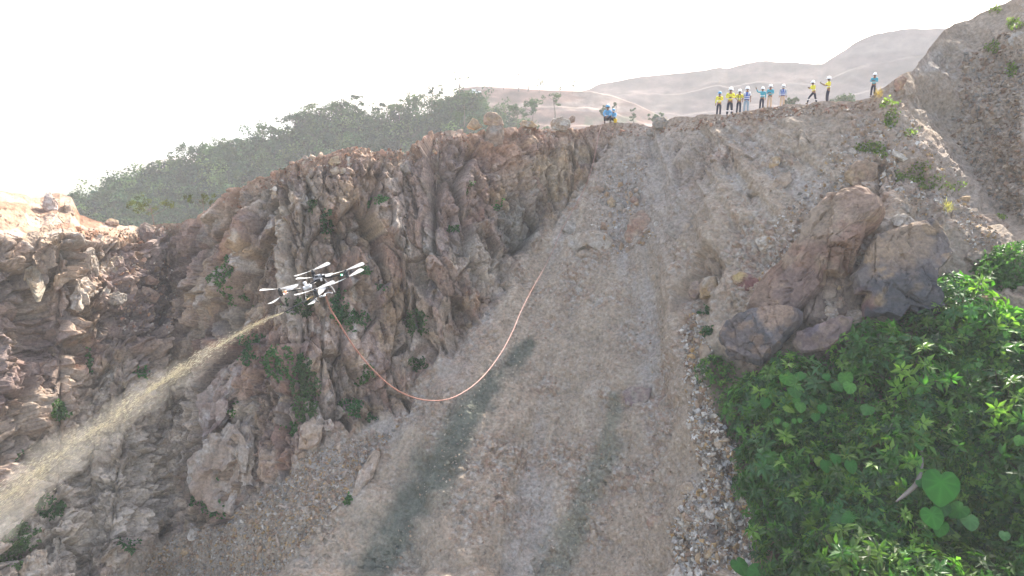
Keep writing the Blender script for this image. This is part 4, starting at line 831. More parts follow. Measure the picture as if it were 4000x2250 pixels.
# ------------------------------------------------------------------ muddy water jet
JET = np.array([(711, 777, 2.2, 18.0), (650, 812, 9, 18.0), (560, 864, 22, 18.1), (460, 926, 31, 18.3), (360, 994, 38, 18.6), (260, 1066, 44, 18.9), (150, 1146, 50, 19.3), (60, 1214, 56, 19.6), (-60, 1310, 64, 20), (-220, 1440, 74, 20.5)], float)
JP = np.concatenate([[dw(TIP)], at(JET[1:, 0], JET[1:, 1], JET[1:, 3])]); JPs = catmull(JP, 20); JW = .58 * np.interp(np.linspace(0, 1, len(JPs)), np.linspace(0, 1, len(JET)), JET[:, 2] * JET[:, 3] / F)
def make_spray():
    r = np.random.default_rng(55); m = 15000
    t = r.random(m) ** .85; s = t * (len(JPs) - 1); i = np.clip(s.astype(int), 0, len(JPs) - 2); f = (s - i)[:, None]
    c = JPs[i] * (1 - f) + JPs[i + 1] * f; w = JW[i]; T = JPs[i + 1] - JPs[i]; T /= np.linalg.norm(T, axis=1, keepdims=True)
    sd = np.cross(T, [0, 0, 1.]); sd /= np.linalg.norm(sd, axis=1, keepdims=True); up = np.cross(sd, T)
    rad = np.abs(r.normal(size=m)) * .5; rad = np.where(r.random(m) < .16, rad * 2.0, rad); a = r.random(m) * 2 * pi
    off_u = np.sin(a) * rad * w; off_u = np.where(off_u < 0, off_u * 1.15, off_u * .9)
    P = c + sd * (np.cos(a) * rad * w)[:, None] + up * off_u[:, None]
    # strands and gaps along the jet
    cl = fbm(np.stack([t * 26, off_u / (w + 1e-6) * 2.2, np.cos(a) * rad * 1.5], -1), 3, 77)
    keep = r.random(m) < np.clip(.55 + cl * .9, .12, 1); P, T, t, sd, up = P[keep], T[keep], t[keep], sd[keep], up[keep]; m = len(P)
    ln = (.03 + .10 * r.random(m)) * (.7 + .5 * t); wd = (.0019 + .0028 * r.random(m) ** 2) * (1 + .2 * t)
    big = r.random(m) < .02; wd[big] *= 2.0
    T = T + r.normal(size=(m, 3)) * .09; T /= np.linalg.norm(T, axis=1, keepdims=True)
    V = np.stack([P - T * ln[:, None] * .5, P + sd * wd[:, None], P + (-.5 * sd + .87 * up) * wd[:, None], P + (-.5 * sd - .87 * up) * wd[:, None], P + T * ln[:, None] * .5], 1)
    Fc = np.array([[0, 2, 1], [0, 3, 2], [0, 1, 3], [4, 1, 2], [4, 2, 3], [4, 3, 1]])
    FF = (Fc[None] + (np.arange(m) * 5)[:, None, None]).reshape(-1, 3)
    cc = np.array([.80, .75, .63]) * r.uniform(.65, 1.25, (m, 1)); cc = np.where((r.random(m) < .10)[:, None], cc * .3, cc)
    return V.reshape(-1, 3), FF, np.clip(np.repeat(cc, 5, 0), 0, .9)
M_MIST = bpy.data.materials.new("spray_mist"); M_MIST.use_nodes = True; tm = M_MIST.node_tree; tm.nodes.clear()
om = tm.nodes.new("ShaderNodeOutputMaterial"); vm = tm.nodes.new("ShaderNodeVolumePrincipled"); vm.inputs["Color"].default_value = (.95, .91, .82, 1); vm.inputs["Density"].default_value = .16; vm.inputs["Anisotropy"].default_value = .3
tm.links.new(vm.outputs[0], om.inputs["Volume"])
def plume(k, drop, sd):
    r = np.random.default_rng(sd); V, Q, T = tube_arrays(JPs, np.maximum(JW * k, .015), 20); m = len(JPs) * 20
    wv = fbm(V / .55, 4, sd); ax = np.concatenate([np.repeat(JPs, 20, 0), JPs[:1], JPs[-1:]]); V = ax + (V - ax) * (1 + .45 * wv)[:, None]; V[:, 2] -= drop * np.concatenate([np.repeat(JW, 20), JW[:1], JW[-1:]]); return V, Q, T
V_, Q_, T_ = plume(1.5, .35, 3); mist = link("spray_mist", mesh_np("spray_mist", V_, [Q_, T_], None, True, [M_MIST])); tag(mist, kind="stuff")
M_SPRAY = mat_leaf("muddy_water", trans=.55, gloss=.5, rand=0)
for nd in M_SPRAY.node_tree.nodes:
    if nd.type == 'MIX' and nd.inputs[7].default_value[1] > 1.5: nd.inputs[7].default_value = (1.05, 1.0, .9, 1)
v_, f_, c_ = make_spray(); spray = link("water_spray", mesh_np("water_spray", v_, f_, c_, False, [M_SPRAY])); tag(spray, kind="stuff")
# ------------------------------------------------------------------ people
M_SKIN = mat_plain("skin", (.22, .115, .07), .55, 0, .08, 12); M_EYE = mat_plain("eye", (.03, .02, .02), .3); M_HAIR = mat_plain("hair", (.015, .012, .01), .6); M_MASK = mat_plain("face_mask", (.6, .72, .74), .8)
CL = {"yellow": (.70, .66, .06), "turq": (.07, .36, .46), "blue": (.03, .11, .42), "navy": (.022, .027, .05), "tan": (.50, .38, .28), "jean": (.24, .33, .42), "white": (.75, .76, .78), "sky": (.10, .34, .58), "black": (.02, .02, .022), "grey": (.3, .3, .32), "plaid": (.36, .42, .5), "boot": (.03, .025, .02)}
CM = {k: mat_plain("cloth_" + k, v, .8, 0, .15, 14) for k, v in CL.items()}
M_HELW = mat_plain("white_helmet", (.82, .83, .84), .3, 0, .03); M_HELB = mat_plain("blue_helmet", (.08, .30, .52), .3, 0, .03); M_REFL = mat_plain("reflective_tape", (.7, .72, .74), .35)
M_PHONE = mat_plain("black_device", (.015, .015, .017), .3)
DG = lambda: bpy.context.evaluated_depsgraph_get()
def skin(name, nodes, edges, mat, parent, sub=1, root=0):
    """one continuous surface grown over a skeleton: nodes (x,y,z,rx,ry)"""
    me = bpy.data.meshes.new(name); me.from_pydata([q[:3] for q in nodes], edges, []); o = link(name, me)
    md = o.modifiers.new("grow", 'SKIN'); md.use_smooth_shade = True
    for i, q in enumerate(nodes): me.skin_vertices[0].data[i].radius = (q[3], q[4]); me.skin_vertices[0].data[i].use_root = (i == root)
    if sub: sb = o.modifiers.new("round", 'SUBSURF'); sb.levels = sub; sb.render_levels = sub
    bpy.context.view_layer.update(); m2 = bpy.data.meshes.new_from_object(o.evaluated_get(DG())); m2.name = name; m2.materials.clear(); m2.materials.append(mat)
    o.modifiers.clear(); o.data = m2; bpy.data.meshes.remove(me); o.parent = parent; return o
A = lambda *v: np.array(v, float)
def person(label, px, ptop, base, yaw=0, shirt="yellow", trous="navy", vest=None, helm="w", pose=None, legs=None, lean=(0, 0, 0), crouch=None, mask=False, bands=False, short=False, group="workers on the rim", hgt=None, strap=False):
    """base: ground point; ptop: photograph row of the helmet top"""
    dist = np.linalg.norm(base); top = at([px], [ptop], dist)[0]; H_ = hgt or float(np.clip(top[2] - base[2], 1.0, 1.95))
    root = empty("person", Vector(base)); nat = 1.80 if crouch is None else crouch; k = H_ / nat; root.scale = (k, k, k)
    face = math.atan2(base[0], base[1]); root.rotation_euler = (0, 0, -face + yaw); tag(root, label, "person", group)
    L = A(*lean)
    hip0 = A(0, .02, .93) if crouch is None else A(0, .10, .30)
    tor = A(0, 0, 1) if crouch is None else A(0, -.22, 1)
    tor = tor + L; tor /= np.linalg.norm(tor); S0 = hip0
    sp = [S0, S0 + tor * .16, S0 + tor * .34, S0 + tor * .50]; nk = S0 + tor * .60 + A(0, -.015, 0); hd = nk + A(0, -.03, .105) + L * .03; ht = hd + A(0, .012, .075)
    N_ = [(*sp[0], .135, .105), (*sp[1], .125, .095), (*sp[2], .15, .105), (*sp[3], .12, .085), (*nk, .052, .055), (*hd, .078, .092), (*ht, .066, .075), (*(hd + A(0, -.098, -.012)), .013, .016)]
    E = [(0, 1), (1, 2), (2, 3), (3, 4), (4, 5), (5, 6), (5, 7)]
    SH, PT = {}, {}
    legs = legs or {}; pose = pose or {}
    for s, q in ((-1, 'a'), (1, 'b')):
        if crouch is None: kn, an = legs.get(q, (A(s * .11, -.02, .50), A(s * .12, .02, .09)))
        else: kn, an = legs.get(q, (A(s * .20, -.36, .44), A(s * .17, -.18, .08)))
        kn, an = A(*kn), A(*an); hp = S0 + A(s * .09, 0, -.06); to = an + A(s * .02, -.15, -.045)
        b0 = len(N_); N_ += [(*hp, .088, .095), (*kn, .055, .06), (*an, .038, .042), (*to, .035, .026)]; E += [(0, b0), (b0, b0 + 1), (b0 + 1, b0 + 2), (b0 + 2, b0 + 3)]
        PT[q] = (hp, kn, an, to)
        sh = sp[3] + A(s * .185, 0, -.015); el, wr = pose.get(q, (A(s * .25, .03, 1.17), A(s * .265, -.05, .92)) if crouch is None else (A(s * .26, -.22, .56), A(s * .10, -.46, .48)))
        el, wr = A(*el), A(*wr); dv = wr - el; dv /= np.linalg.norm(dv); pl = wr + dv * .06
        lat = np.cross(dv, A(0, -1, .2)); lat /= np.linalg.norm(lat) + 1e-9
        b1 = len(N_); N_ += [(*sh, .058, .06), (*el, .042, .044), (*wr, .027, .030), (*pl, .034, .018)]; E += [(3, b1), (b1, b1 + 1), (b1 + 1, b1 + 2), (b1 + 2, b1 + 3)]
        for fi, (o_, ln) in enumerate(((-.030, .062), (-.010, .078), (.010, .074), (.028, .058))):
            f0 = pl + dv * .03 + lat * o_; f1 = f0 + dv * ln * .55; f2 = f1 + (dv * .7 + A(0, -.5, -.35)) * ln * .5
            b = len(N_); N_ += [(*f1, .009, .009), (*f2, .008, .008)]; E += [(b1 + 3, b), (b, b + 1)]
        b = len(N_); th = pl - dv * .02 + lat * -.045 * 1.0 + A(0, -.02, 0); N_ += [(*th, .011, .011), (*(th + dv * .035), .009, .009)]; E += [(b1 + 3, b), (b, b + 1)]
        SH[q] = (sh, el, wr)
    bodyo = skin("body", N_, E, M_SKIN, root, 1)
    for s in (-1, 1): MB().ball(hd + A(s * .031, -.083, .012), .011, 2).build("eye", M_EYE, root)
    MB().lathe([(.072, -.05), (.088, -.01), (.092, .04)], hd + A(0, .012, 0), 14, np.diag([1, 1.08, 1])).build("hair", M_HAIR, root)
    # shirt with sleeves, trousers, boots
    n2 = [(*(sp[0] + tor * .0), .150, .118), (*sp[1], .148, .115), (*sp[2], .170, .122), (*sp[3], .135, .10), (*(nk - tor * .035), .072, .07)]; e2 = [(0, 1), (1, 2), (2, 3), (3, 4)]
    for q in 'ab':
        sh, el, wr = SH[q]; b = len(n2); n2.append((*sh, .074, .076)); e2.append((3, b)); n2.append((*el, .058, .060)); e2.append((b, b + 1))
        if not short: n2.append((*(wr * .93 + el * .07), .042, .045)); e2.append((b + 1, b + 2))
    sho = skin("shirt", n2, e2, CM[shirt], root, 1)
    n3 = [(*(S0 + tor * .06), .142, .112), (*(S0 - tor * .02), .142, .115)]; e3 = [(0, 1)]
    for q in 'ab':
        hp, kn, an, to = PT[q]; b = len(n3); n3 += [(*hp, .102, .108), (*kn, .076, .080), (*(an + A(0, 0, .02)), .066, .070)]; e3 += [(1, b), (b, b + 1), (b + 1, b + 2)]
    tro = skin("trousers", n3, e3, CM[trous], root, 1)
    for q in 'ab':
        hp, kn, an, to = PT[q]; skin("boot", [(*(an + A(0, .03, .05)), .052, .055), (*(an + A(0, .02, -.03)), .05, .06), (*to, .05, .035)], [(0, 1), (1, 2)], CM["boot"], root, 1)
        if bands:
            c = kn * .62 + an * .38; MB().lathe([(.083, -.03), (.086, 0), (.083, .03)], c, 12).build("reflective_band", M_REFL, tro)
    zM = np.stack([A(1, 0, 0), np.cross(tor, A(1, 0, 0)), tor], 1)
    if vest:
        vo = MB().lathe([(.172, .02), (.176, .12), (.186, .30), (.182, .40), (.15, .48), (.085, .535)], S0, 18, zM @ np.diag([1, .80, 1])).build("vest", CM[vest], root)
        for z in (.10, .21): MB().lathe([(.181, -.022), (.184, 0), (.181, .022)], S0 + tor * z, 18, zM @ np.diag([1, .80, 1])).build("reflective_stripe", M_REFL, vo)
        for s in (-1, 1): MB().box(S0 + tor * .38 + A(s * .085, -.146, 0), (.04, .012, .2)).build("reflective_stripe", M_REFL, vo)
    elif shirt in ("yellow", "turq", "sky"):
        MB().lathe([(.176, -.022), (.180, 0), (.176, .022)], S0 + tor * .20, 18, zM @ np.diag([1, .78, 1])).build("reflective_stripe", M_REFL, sho)
    if strap:
        for s in (-1, 1): MB().tube([S0 + tor * .50 + A(s * .09, -.09, 0), S0 + tor * .34 + A(s * .10, -.142, 0), S0 + tor * .14 + A(s * .09, -.125, 0)], .018, 6, 3).build("shoulder_strap", CM["black"], sho)
    hM = M_HELW if helm == "w" else M_HELB; hc = hd + A(0, .01, .045)
    ho_ = MB().lathe([(.128, 0), (.126, .03), (.115, .075), (.088, .112), (.045, .132), (0, .138)], hc, 18, np.diag([1.12, 1.28, 1.12])).build("helmet", hM, root)
    b_ = MB(); b_.lathe([(.120, .006), (.158, -.008), (.155, -.016), (.118, -.004)], hc, 18, np.diag([1.12, 1.3, 1])); b_.box(hc + A(0, -.165, -.008), (.15, .08, .012)); b_.build("brim", hM, ho_)
    MB().tube([hc + A(0, -.145, .045), hc + A(0, -.07, .14), hc + A(0, .055, .155), hc + A(0, .145, .065)], .014, 6, 4).build("crest_ridge", hM, ho_)
    if mask: MB().ball(hd + A(0, -.062, -.045), (.058, .042, .045)).build("face_mask", M_MASK, root)
    root["_k"] = k; return root
def held(name, label, cat, root, local, dims, mat=M_PHONE, rot=(0, 0, 0)):
    bpy.context.view_layer.update(); w = root.matrix_world @ Vector(local); k = root.scale[0]
    o = MB().box((0, 0, 0), dims).build(name, mat, None, False); o.location = w; o.rotation_euler = (rot[0], rot[1], rot[2] + root.rotation_euler.z); o.scale = (k, k, k); tag(o, label, cat); return o
def behind(px, back=.5, dz=0.0):
    """standing place just behind the rim"""
    j = int(np.argmin(np.abs(cpx - px))); q = PD[0, j].copy(); q[0] += AZX[0, j] * back; q[1] += AZY[0, j] * back; q[2] -= fall[j] * back; q[2] += dz; return q
def Z4(x): return (2750 + x / 3.68) / 1.5528
def Z4y(y): return (250 + y / 3.68) / 1.5528
HANG = None
G1_ = person("worker in yellow shirt and blue helmet with one hand on the chest", Z4(200), Z4y(398), behind(Z4(200), .6), 0, "yellow", "navy", None, "b", {'b': ((.24, -.02, 1.18), (.06, -.17, 1.27))})
G2_ = person("worker in bright yellow shirt with folded arms and white bands below the knees", Z4(352), Z4y(340), behind(Z4(352), .5), 0, "yellow", "navy", None, "w", {'a': ((-.27, .02, 1.20), (-.06, -.17, 1.17)), 'b': ((.27, .02, 1.20), (.06, -.18, 1.20))}, {'a': ((-.12, -.02, .5), (-.14, .02, .09)), 'b': ((.12, -.02, .5), (.15, .02, .09))}, bands=True)
G3_ = person("worker in yellow shirt with dark shoulder straps, wide white helmet, hands at the waist", Z4(495), Z4y(368), behind(Z4(495), .5), .1, "yellow", "navy", None, "w", {'a': ((-.28, .03, 1.17), (-.12, -.15, 1.03)), 'b': ((.28, .03, 1.17), (.12, -.15, 1.03))}, short=True, strap=True)
G4_ = person("worker in blue reflective vest and pale jeans with arms hanging", Z4(602), Z4y(330), behind(Z4(602), .8), -.1, "white", "jean", "blue", "w", short=True)
G5_ = person("worker in turquoise shirt stretching one arm up to point", Z4(825), Z4y(333), behind(Z4(825), .5), -.25, "turq", "navy", None, "w", {'a': ((-.36, -.06, 1.43), (-.46, -.12, 1.66))})
G6_ = person("worker in turquoise shirt and tan trousers holding a remote controller", Z4(945), Z4y(298), behind(Z4(945), .45), -.15, "turq", "tan", None, "w", {'a': ((-.25, -.06, 1.16), (-.10, -.30, 1.17)), 'b': ((.25, -.06, 1.16), (.08, -.30, 1.17))})
G7_ = person("masked worker in blue vest over a checked shirt with tan trousers", Z4(1115), Z4y(297), behind(Z4(1115), .45), 0, "plaid", "tan", "blue", "w", mask=True)
G8_ = person("leaning worker in yellow shirt with legs braced apart filming with a phone", Z4(1575), Z4y(240), behind(Z4(1560), .45), -.9, "yellow", "navy", None, "w", {'a': ((-.22, -.22, 1.20), (-.06, -.44, 1.26)), 'b': ((.22, -.22, 1.18), (.08, -.42, 1.24))}, {'a': ((-.16, -.26, .52), (-.18, -.36, .10)), 'b': ((.13, .10, .50), (.15, .26, .09))}, (0, -.25, 0), bands=True)
G9_ = person("worker in yellow vest turned sideways raising a phone at arm's length", Z4(1775), Z4y(185), behind(Z4(1772), .45), -1.25, "yellow", "navy", None, "w", {'a': ((-.20, -.22, 1.22), (-.06, -.48, 1.36)), 'b': ((.22, -.14, 1.18), (.08, -.40, 1.30))}, short=True)
G10_ = person("lone worker in turquoise shirt looking down at a device near the tall spoil slope", Z4(2428), Z4y(130), behind(Z4(2428), .45), -.2, "turq", "navy", None, "w", {'a': ((-.26, -.04, 1.17), (-.09, -.28, 1.22)), 'b': ((.26, -.04, 1.17), (.09, -.28, 1.22))})
held("remote_controller", "dark remote controller in the hands of the tan-trousered turquoise worker", "controller", G6_, (-.01, -.36, 1.18), (.22, .10, .05))
held("phone", "black phone held sideways by the leaning yellow-shirted worker", "phone", G8_, (0, -.52, 1.28), (.16, .012, .08))
held("phone", "dark phone raised upright by the sideways yellow-vested worker", "phone", G9_, (0, -.56, 1.40), (.08, .012, .16))
held("phone", "dark device held by the lone turquoise worker", "phone", G10_, (0, -.34, 1.24), (.15, .08, .02))
def Z8(x): return (2250 + x / 5.37) / 1.5528
def Z8y(y): return (350 + y / 5.37) / 1.5528
gA = PD[0, int(np.argmin(np.abs(cpx - Z8(650))))].copy(); gB = behind(Z8(775), .3)
G11_ = person("crouching worker in blue shirt gripping the hose end at the rim", Z8(655), Z8y(292), gA + A(0, .1, .02), 0, "sky", "navy", None, "b", {'a': ((-.27, -.22, .60), (-.16, -.46, .40)), 'b': ((.27, -.20, .60), (.02, -.48, .46))}, crouch=1.24, bands=False, group="workers crouching at the hose")
G12_ = person("masked crouching worker in blue shirt beside a yellow container", Z8(775), Z8y(378), gB, -.2, "sky", "navy", None, "b", None, crouch=1.24, mask=True, group="workers crouching at the hose")
gy = behind(Z8(812), .12)
jb = MB(); jb.lathe([(0, 0), (.12, 0), (.145, .30), (.15, .31), (.14, .315), (.135, .29), (.11, .02), (0, .02)], (0, 0, 0), 16); bk = jb.build("bucket", mat_plain("yellow_plastic", (.75, .55, .02), .45)); bk.location = Vector(gy + A(0, -.15, -.02))
tag(bk, "small yellow container beside the masked crouching worker", "container"); MB().tube([(-.145, 0, .3), (-.1, -.05, .42), (0, -.07, .46), (.1, -.05, .42), (.145, 0, .3)], .006, 6, 5).build("handle", M_ALU, bk)
# ------------------------------------------------------------------ leaves
def leaves(P, T, Nn, ln, wd, cols, fold=.25, kind=0):
    """leaf blades: base P, direction T, facing Nn; every blade has a midrib fold and a drooping tip"""
    m = len(P); T = T / (np.linalg.norm(T, axis=1, keepdims=True) + 1e-9); Sd = np.cross(T, Nn); Sd /= np.linalg.norm(Sd, axis=1, keepdims=True) + 1e-9; Nn = np.cross(Sd, T)
    ln, wd = ln[:, None], wd[:, None]
    mid = P + T * ln * .45 - Nn * wd * fold * .3; tip = P + T * ln - Nn * ln * .18
    l = P + T * ln * .4 + Sd * wd * .5 + Nn * wd * fold * .5; r = P + T * ln * .4 - Sd * wd * .5 + Nn * wd * fold * .5
    V = np.stack([P, mid, tip, l, r], 1).reshape(-1, 3)
    Fc = np.array([[0, 1, 3], [0, 4, 1], [3, 1, 2], [1, 4, 2]])
    return V, (Fc[None] + (np.arange(m) * 5)[:, None, None]).reshape(-1, 3), np.repeat(cols, 5, 0)
M_LEAF = mat_leaf("leaf_green", trans=.48, gloss=.45); M_STEM = mat_plain("plant_stem", (.10, .085, .05), .8)
def unit(v): return v / (np.linalg.norm(v, axis=-1, keepdims=True) + 1e-9)
GREENS = np.array([(.036, .11, .02), (.05, .135, .025), (.075, .165, .03), (.036, .10, .034), (.105, .19, .034)])
def bush_mesh(sd, R=.7, hgt=.6, ros=46, per=7, ll=.12, lw=.052, tint=1.0, droop=.35):
    r = np.random.default_rng(sd); a = r.random(ros) * 2 * pi; q = np.sqrt(r.random(ros)) * R; h = hgt * (1 - (q / R) ** 2 * .75) * r.uniform(.55, 1.1, ros)
    tips = np.stack([np.cos(a) * q, np.sin(a) * q, h], -1); Ps, Ts, Ns, Ls, Ws, Cs = [], [], [], [], [], []
    for t in tips:
        ax = unit(np.array([t[0] * .7, t[1] * .7, .55]) + r.normal(size=3) * .2); e1 = unit(np.cross(ax, r.normal(size=3))); e2 = np.cross(ax, e1); k = per + int(r.integers(-1, 3)); c = GREENS[int(r.integers(5))] * r.uniform(.6, 1.5) * tint
        for i in range(k):
            b = 2 * pi * i / k + r.normal() * .25; d = e1 * cos(b) + e2 * sin(b) + ax * r.uniform(-droop, .5); Ps.append(t + d * .015 + ax * r.uniform(-.10, .02)); Ts.append(d); Ns.append(ax + r.normal(size=3) * .25); s = r.uniform(.65, 1.2); Ls.append(ll * s); Ws.append(lw * s); Cs.append(c * r.uniform(.85, 1.15))
    return leaves(np.array(Ps), np.array(Ts), np.array(Ns), np.array(Ls), np.array(Ws), np.array(Cs)), tips
def heart_leaf(nm, L, col, mat, sag=.12):
    """big heart-shaped blade, stalk end at the origin's notch, tip along -Z hanging, facing -Y"""
    ang = np.linspace(0, 2 * pi, 33)[:-1]; V = [(0, 0, 0)]
    for t in ang:
        a_ = min(t, 2 * pi - t); rr_ = np.interp(a_, np.radians([0, 14, 38, 70, 100, 130, 155, 180]), [.24, .38, .50, .53, .55, .59, .67, .84]) * (1 + .015 * sin(t * 11))
        x, z = rr_ * sin(t), rr_ * cos(t) - .10; V.append((x * L, .16 * L * x * x + .10 * L * max(0, -z - .3) + .008 * L * sin(t * 9), z * L))
    V = np.array(V); V[0] = (0, -.01 * L, -.10 * L); ring = []
    for f in (.45, .75): ring.append(V[0] + (V[1:] - V[0]) * f )
    A_ = np.concatenate([V[:1], ring[0], ring[1], V[1:]]); i = np.arange(32); j = (i + 1) % 32; T = np.stack([np.zeros(32, int), 1 + i, 1 + j], -1)
    Q = np.concatenate([np.stack([1 + o * 32 + i, 33 + o * 32 + i, 33 + o * 32 + j, 1 + o * 32 + j], -1) for o in (0, 1)])
    cc = np.repeat(np.array(col)[None], len(A_), 0); vein = (np.arange(32) % 4 == 0); vv = np.concatenate([[True], vein, vein, np.zeros(32, bool)]); cc[vv] = cc[vv] * 1.35
    return mesh_np(nm, A_, [Q, T], cc, True, [mat])
M_TARO = mat_leaf("broad_leaf", trans=.30, gloss=.2, rand=.12)
# ------------------------------------------------------------------ undergrowth on the lower spur
UG = [(1790, 905), (1830, 915), (1905, 945), (1990, 890), (2050, 905), (2105, 885), (2170, 815), (2300, 795), (2345, 705), (2430, 735), (2500, 815), (2576, 840), (2680, 860), (2680, 1520), (1980, 1520), (1975, 1390), (1905, 1310), (1880, 1160), (1810, 1050), (1785, 960)]
def undergrowth():
    r = np.random.default_rng(61); p = poly_pts(UG, 10000, r); G, N = ground(p[:, 0], p[:, 1]); m = len(G)
    keep = fbm(G / .6, 3, 62) > -.55; G, N = G[keep], N[keep]; m = len(G); hgt = r.random(m) ** 1.3 * .6
    T = unit(r.normal(size=(m, 3)) + N * .3 + np.array([0, -.3, -.2])); Nn = unit(N * .6 + np.array([0, -.4, .6]) + r.normal(size=(m, 3)) * .35)
    c = GREENS[r.integers(0, 5, m)] * r.uniform(.45, .8, (m, 1)); s = r.uniform(.6, 1.25, m)
    return leaves(G + N * hgt[:, None], T, Nn, .21 * s, .11 * s, c)
v_, f_, c_ = undergrowth(); ugo = link("undergrowth", mesh_np("undergrowth", v_, f_, c_, False, [M_LEAF])); tag(ugo, kind="stuff")
def stems_mesh(tips, rad=.008):
    mb = MB()
    for t in tips[::2]: mb.tube([np.array([t[0] * .15, t[1] * .15, -.1]), t * np.array([.6, .6, .55]), t], rad, 4)
    return mb
BUSH, STEMM = {}, {}
for kind, prm in {"pinnate": [dict(sd=500 + k, R=1.05 + .15 * (k % 3), hgt=1.0 + .25 * (k % 2), ros=85, per=9, ll=.24, lw=.095) for k in range(5)], "broad": [dict(sd=520 + k, R=1.0, hgt=1.1, ros=60, per=5, ll=.31, lw=.22, tint=1.5) for k in range(3)], "vine": [dict(sd=540 + k, R=1.2, hgt=.55, ros=80, per=5, ll=.27, lw=.25, tint=.85, droop=.9) for k in range(3)]}.items():
    BUSH[kind] = []; STEMM[kind] = []
    for q in prm:
        (v, f, c), tips = bush_mesh(**q); BUSH[kind].append(mesh_np("foliage", v, f, c, False, [M_LEAF])); mb = stems_mesh(tips)
        STEMM[kind].append(mesh_np("stem", np.concatenate(mb.V), [np.concatenate(mb.Q), np.concatenate(mb.T)], None, True, [M_STEM]))
def plant(name, label, cat, group, foliage, stem, loc, nrm, s, r, upmix=.55):
    root = empty(name, Vector(loc)); z = unit(np.asarray(nrm) * (1 - upmix) + np.array([0, -.12, 1]) * upmix); x = unit(np.cross([0, 1, .1], z)); y = np.cross(z, x); a = r.random() * 2 * pi
    M_ = np.stack([x * cos(a) + y * sin(a), -x * sin(a) + y * cos(a), z], 1); root.rotation_mode = 'QUATERNION'; root.rotation_quaternion = Matrix(M_.tolist()).to_quaternion(); root.scale = (s, s, s)
    link("foliage", foliage, root); link("stem", stem, root); return tag(root, label, cat, group)
r6 = np.random.default_rng(66)
def spread(poly, m, mind, r):
    out = []
    for q in poly_pts(poly, 6000, r):
        if all((q[0] - o[0]) ** 2 + (q[1] - o[1]) ** 2 > mind ** 2 for o in out): out.append(q)
        if len(out) >= m: break
    return np.array(out)
VINE = [(2330, 1250), (2460, 1240), (2640, 1280), (2640, 1500), (2300, 1500), (2290, 1400)]; BROADP = [(2430, 850), (2480, 830), (2600, 850), (2660, 960), (2600, 1030), (2440, 1000)]
vp = spread(VINE, 16, 52, r6); bp_ = spread(BROADP, 9, 42, r6); UGS = [(1795, 930), (1830, 950), (1905, 985), (1990, 945), (2050, 940), (2105, 920), (2170, 865), (2300, 855), (2345, 775), (2430, 790), (2500, 850), (2576, 870), (2680, 880), (2680, 1520), (1980, 1520), (1975, 1390), (1905, 1310), (1880, 1160), (1810, 1060)]
pp = spread(UGS, 150, 40, r6)
for q in pp:
    if in_poly(q[:1], q[1:2], VINE)[0] or in_poly(q[:1], q[1:2], BROADP)[0]: continue
    g, nn = ground([q[0]], [q[1]]); k = int(r6.integers(5)); edge = min(1.0, max(.45, abs(q[0] - 1790) / 160 + .4))
    plant("shrub", "dark green feathery-leaved shrub in the undergrowth below the slabs", "shrub", "shrubs in the undergrowth", BUSH["pinnate"][k], STEMM["pinnate"][k], g[0], nn[0], float(.65 + 1.15 * r6.random() ** 1.6) * edge, r6)
for q in vp:
    g, nn = ground([q[0]], [q[1]]); k = int(r6.integers(3)); plant("vine", "round-leaved dark vine mat below the giant heart leaf", "vine", "vine mats in the undergrowth", BUSH["vine"][k], STEMM["vine"][k], g[0], nn[0], float(r6.uniform(.9, 1.3)), r6, .3)
for q in bp_:
    g, nn = ground([q[0]], [q[1]]); k = int(r6.integers(3)); plant("shrub", "sunlit yellow-green broad-leaved shrub beside the bare soil bank", "shrub", "broad-leaved shrubs in the sun", BUSH["broad"][k], STEMM["broad"][k], g[0], nn[0], float(r6.uniform(.9, 1.3)), r6)
# elephant-ear plants: every leaf a part, with its stalk
ZU = zc(2700, 1200, 1.38)
LG, LB, LY, LD = (.027, .115, .018), (.06, .175, .028), (.12, .20, .03), (.024, .09, .024)
EARS = [("pale leaves just below the overhanging slab tip", [(520, 385, 76, LB, 30), (585, 370, 58, LG, -20), (560, 455, 70, LG, 10)]), ("a tall bright pointed leaf amid feathery shrubs", [(832, 385, 72, LB, 15), (855, 430, 66, LB, -25), (788, 425, 58, LG, 30), (730, 374, 40, LG, 20)]),
    ("a cluster of three mid-size leaves near the rubble", [(567, 503, 40, LB, 0), (590, 535, 58, LB, -15), (525, 545, 54, LY, 35)]), ("scattered leaves around a bare earth gap", [(950, 550, 66, LG, -20), (706, 543, 46, LG, 25), (670, 590, 44, LG, 10)]),
    ("a row of small bright leaves", [(465, 612, 30, LB, 20), (510, 632, 30, LB, -10), (555, 612, 26, LB, 15), (586, 610, 24, LB, -15)]), ("a single broad leaf close to the rubble edge", [(410, 800, 88, LB, -25)]),
    ("two yellowish leaves over darker ones", [(690, 830, 48, LY, 20), (728, 852, 60, LG, 0), (780, 815, 56, LG, -15), (863, 855, 62, LG, 10)]), ("one giant heart leaf beside the dead branch", [(1345, 960, 168, LG, 5)]),
    ("a stack of overlapping leaves under the giant leaf", [(1300, 1128, 104, LG, 25), (1352, 1085, 80, LD, -10), (1440, 1092, 92, LG, -25), (1502, 1152, 86, LD, -10), (1345, 1190, 76, LG, 15)]), ("a yellow leaf among blue-green ones", [(795, 1152, 84, LD, 15), (845, 1135, 66, LG, -15), (890, 1230, 78, LD, -25), (732, 1236, 66, LY, 20), (800, 1287, 68, LB, 0)]),
    ("two big leaves at the lower rubble edge", [(265, 1395, 92, LG, 10), (350, 1428, 86, LG, -50)]), ("a dull leaf standing among shrubs", [(400, 510, 58, LG, 10)]), ("a dark leaf tucked by the dead branch", [(1232, 745, 46, LG, 15), (1240, 950, 50, LD, 20)]), ("a light leaf at the far edge of the vines", [(1772, 715, 56, LB, 0), (1690, 1230, 50, LD, 10)])]
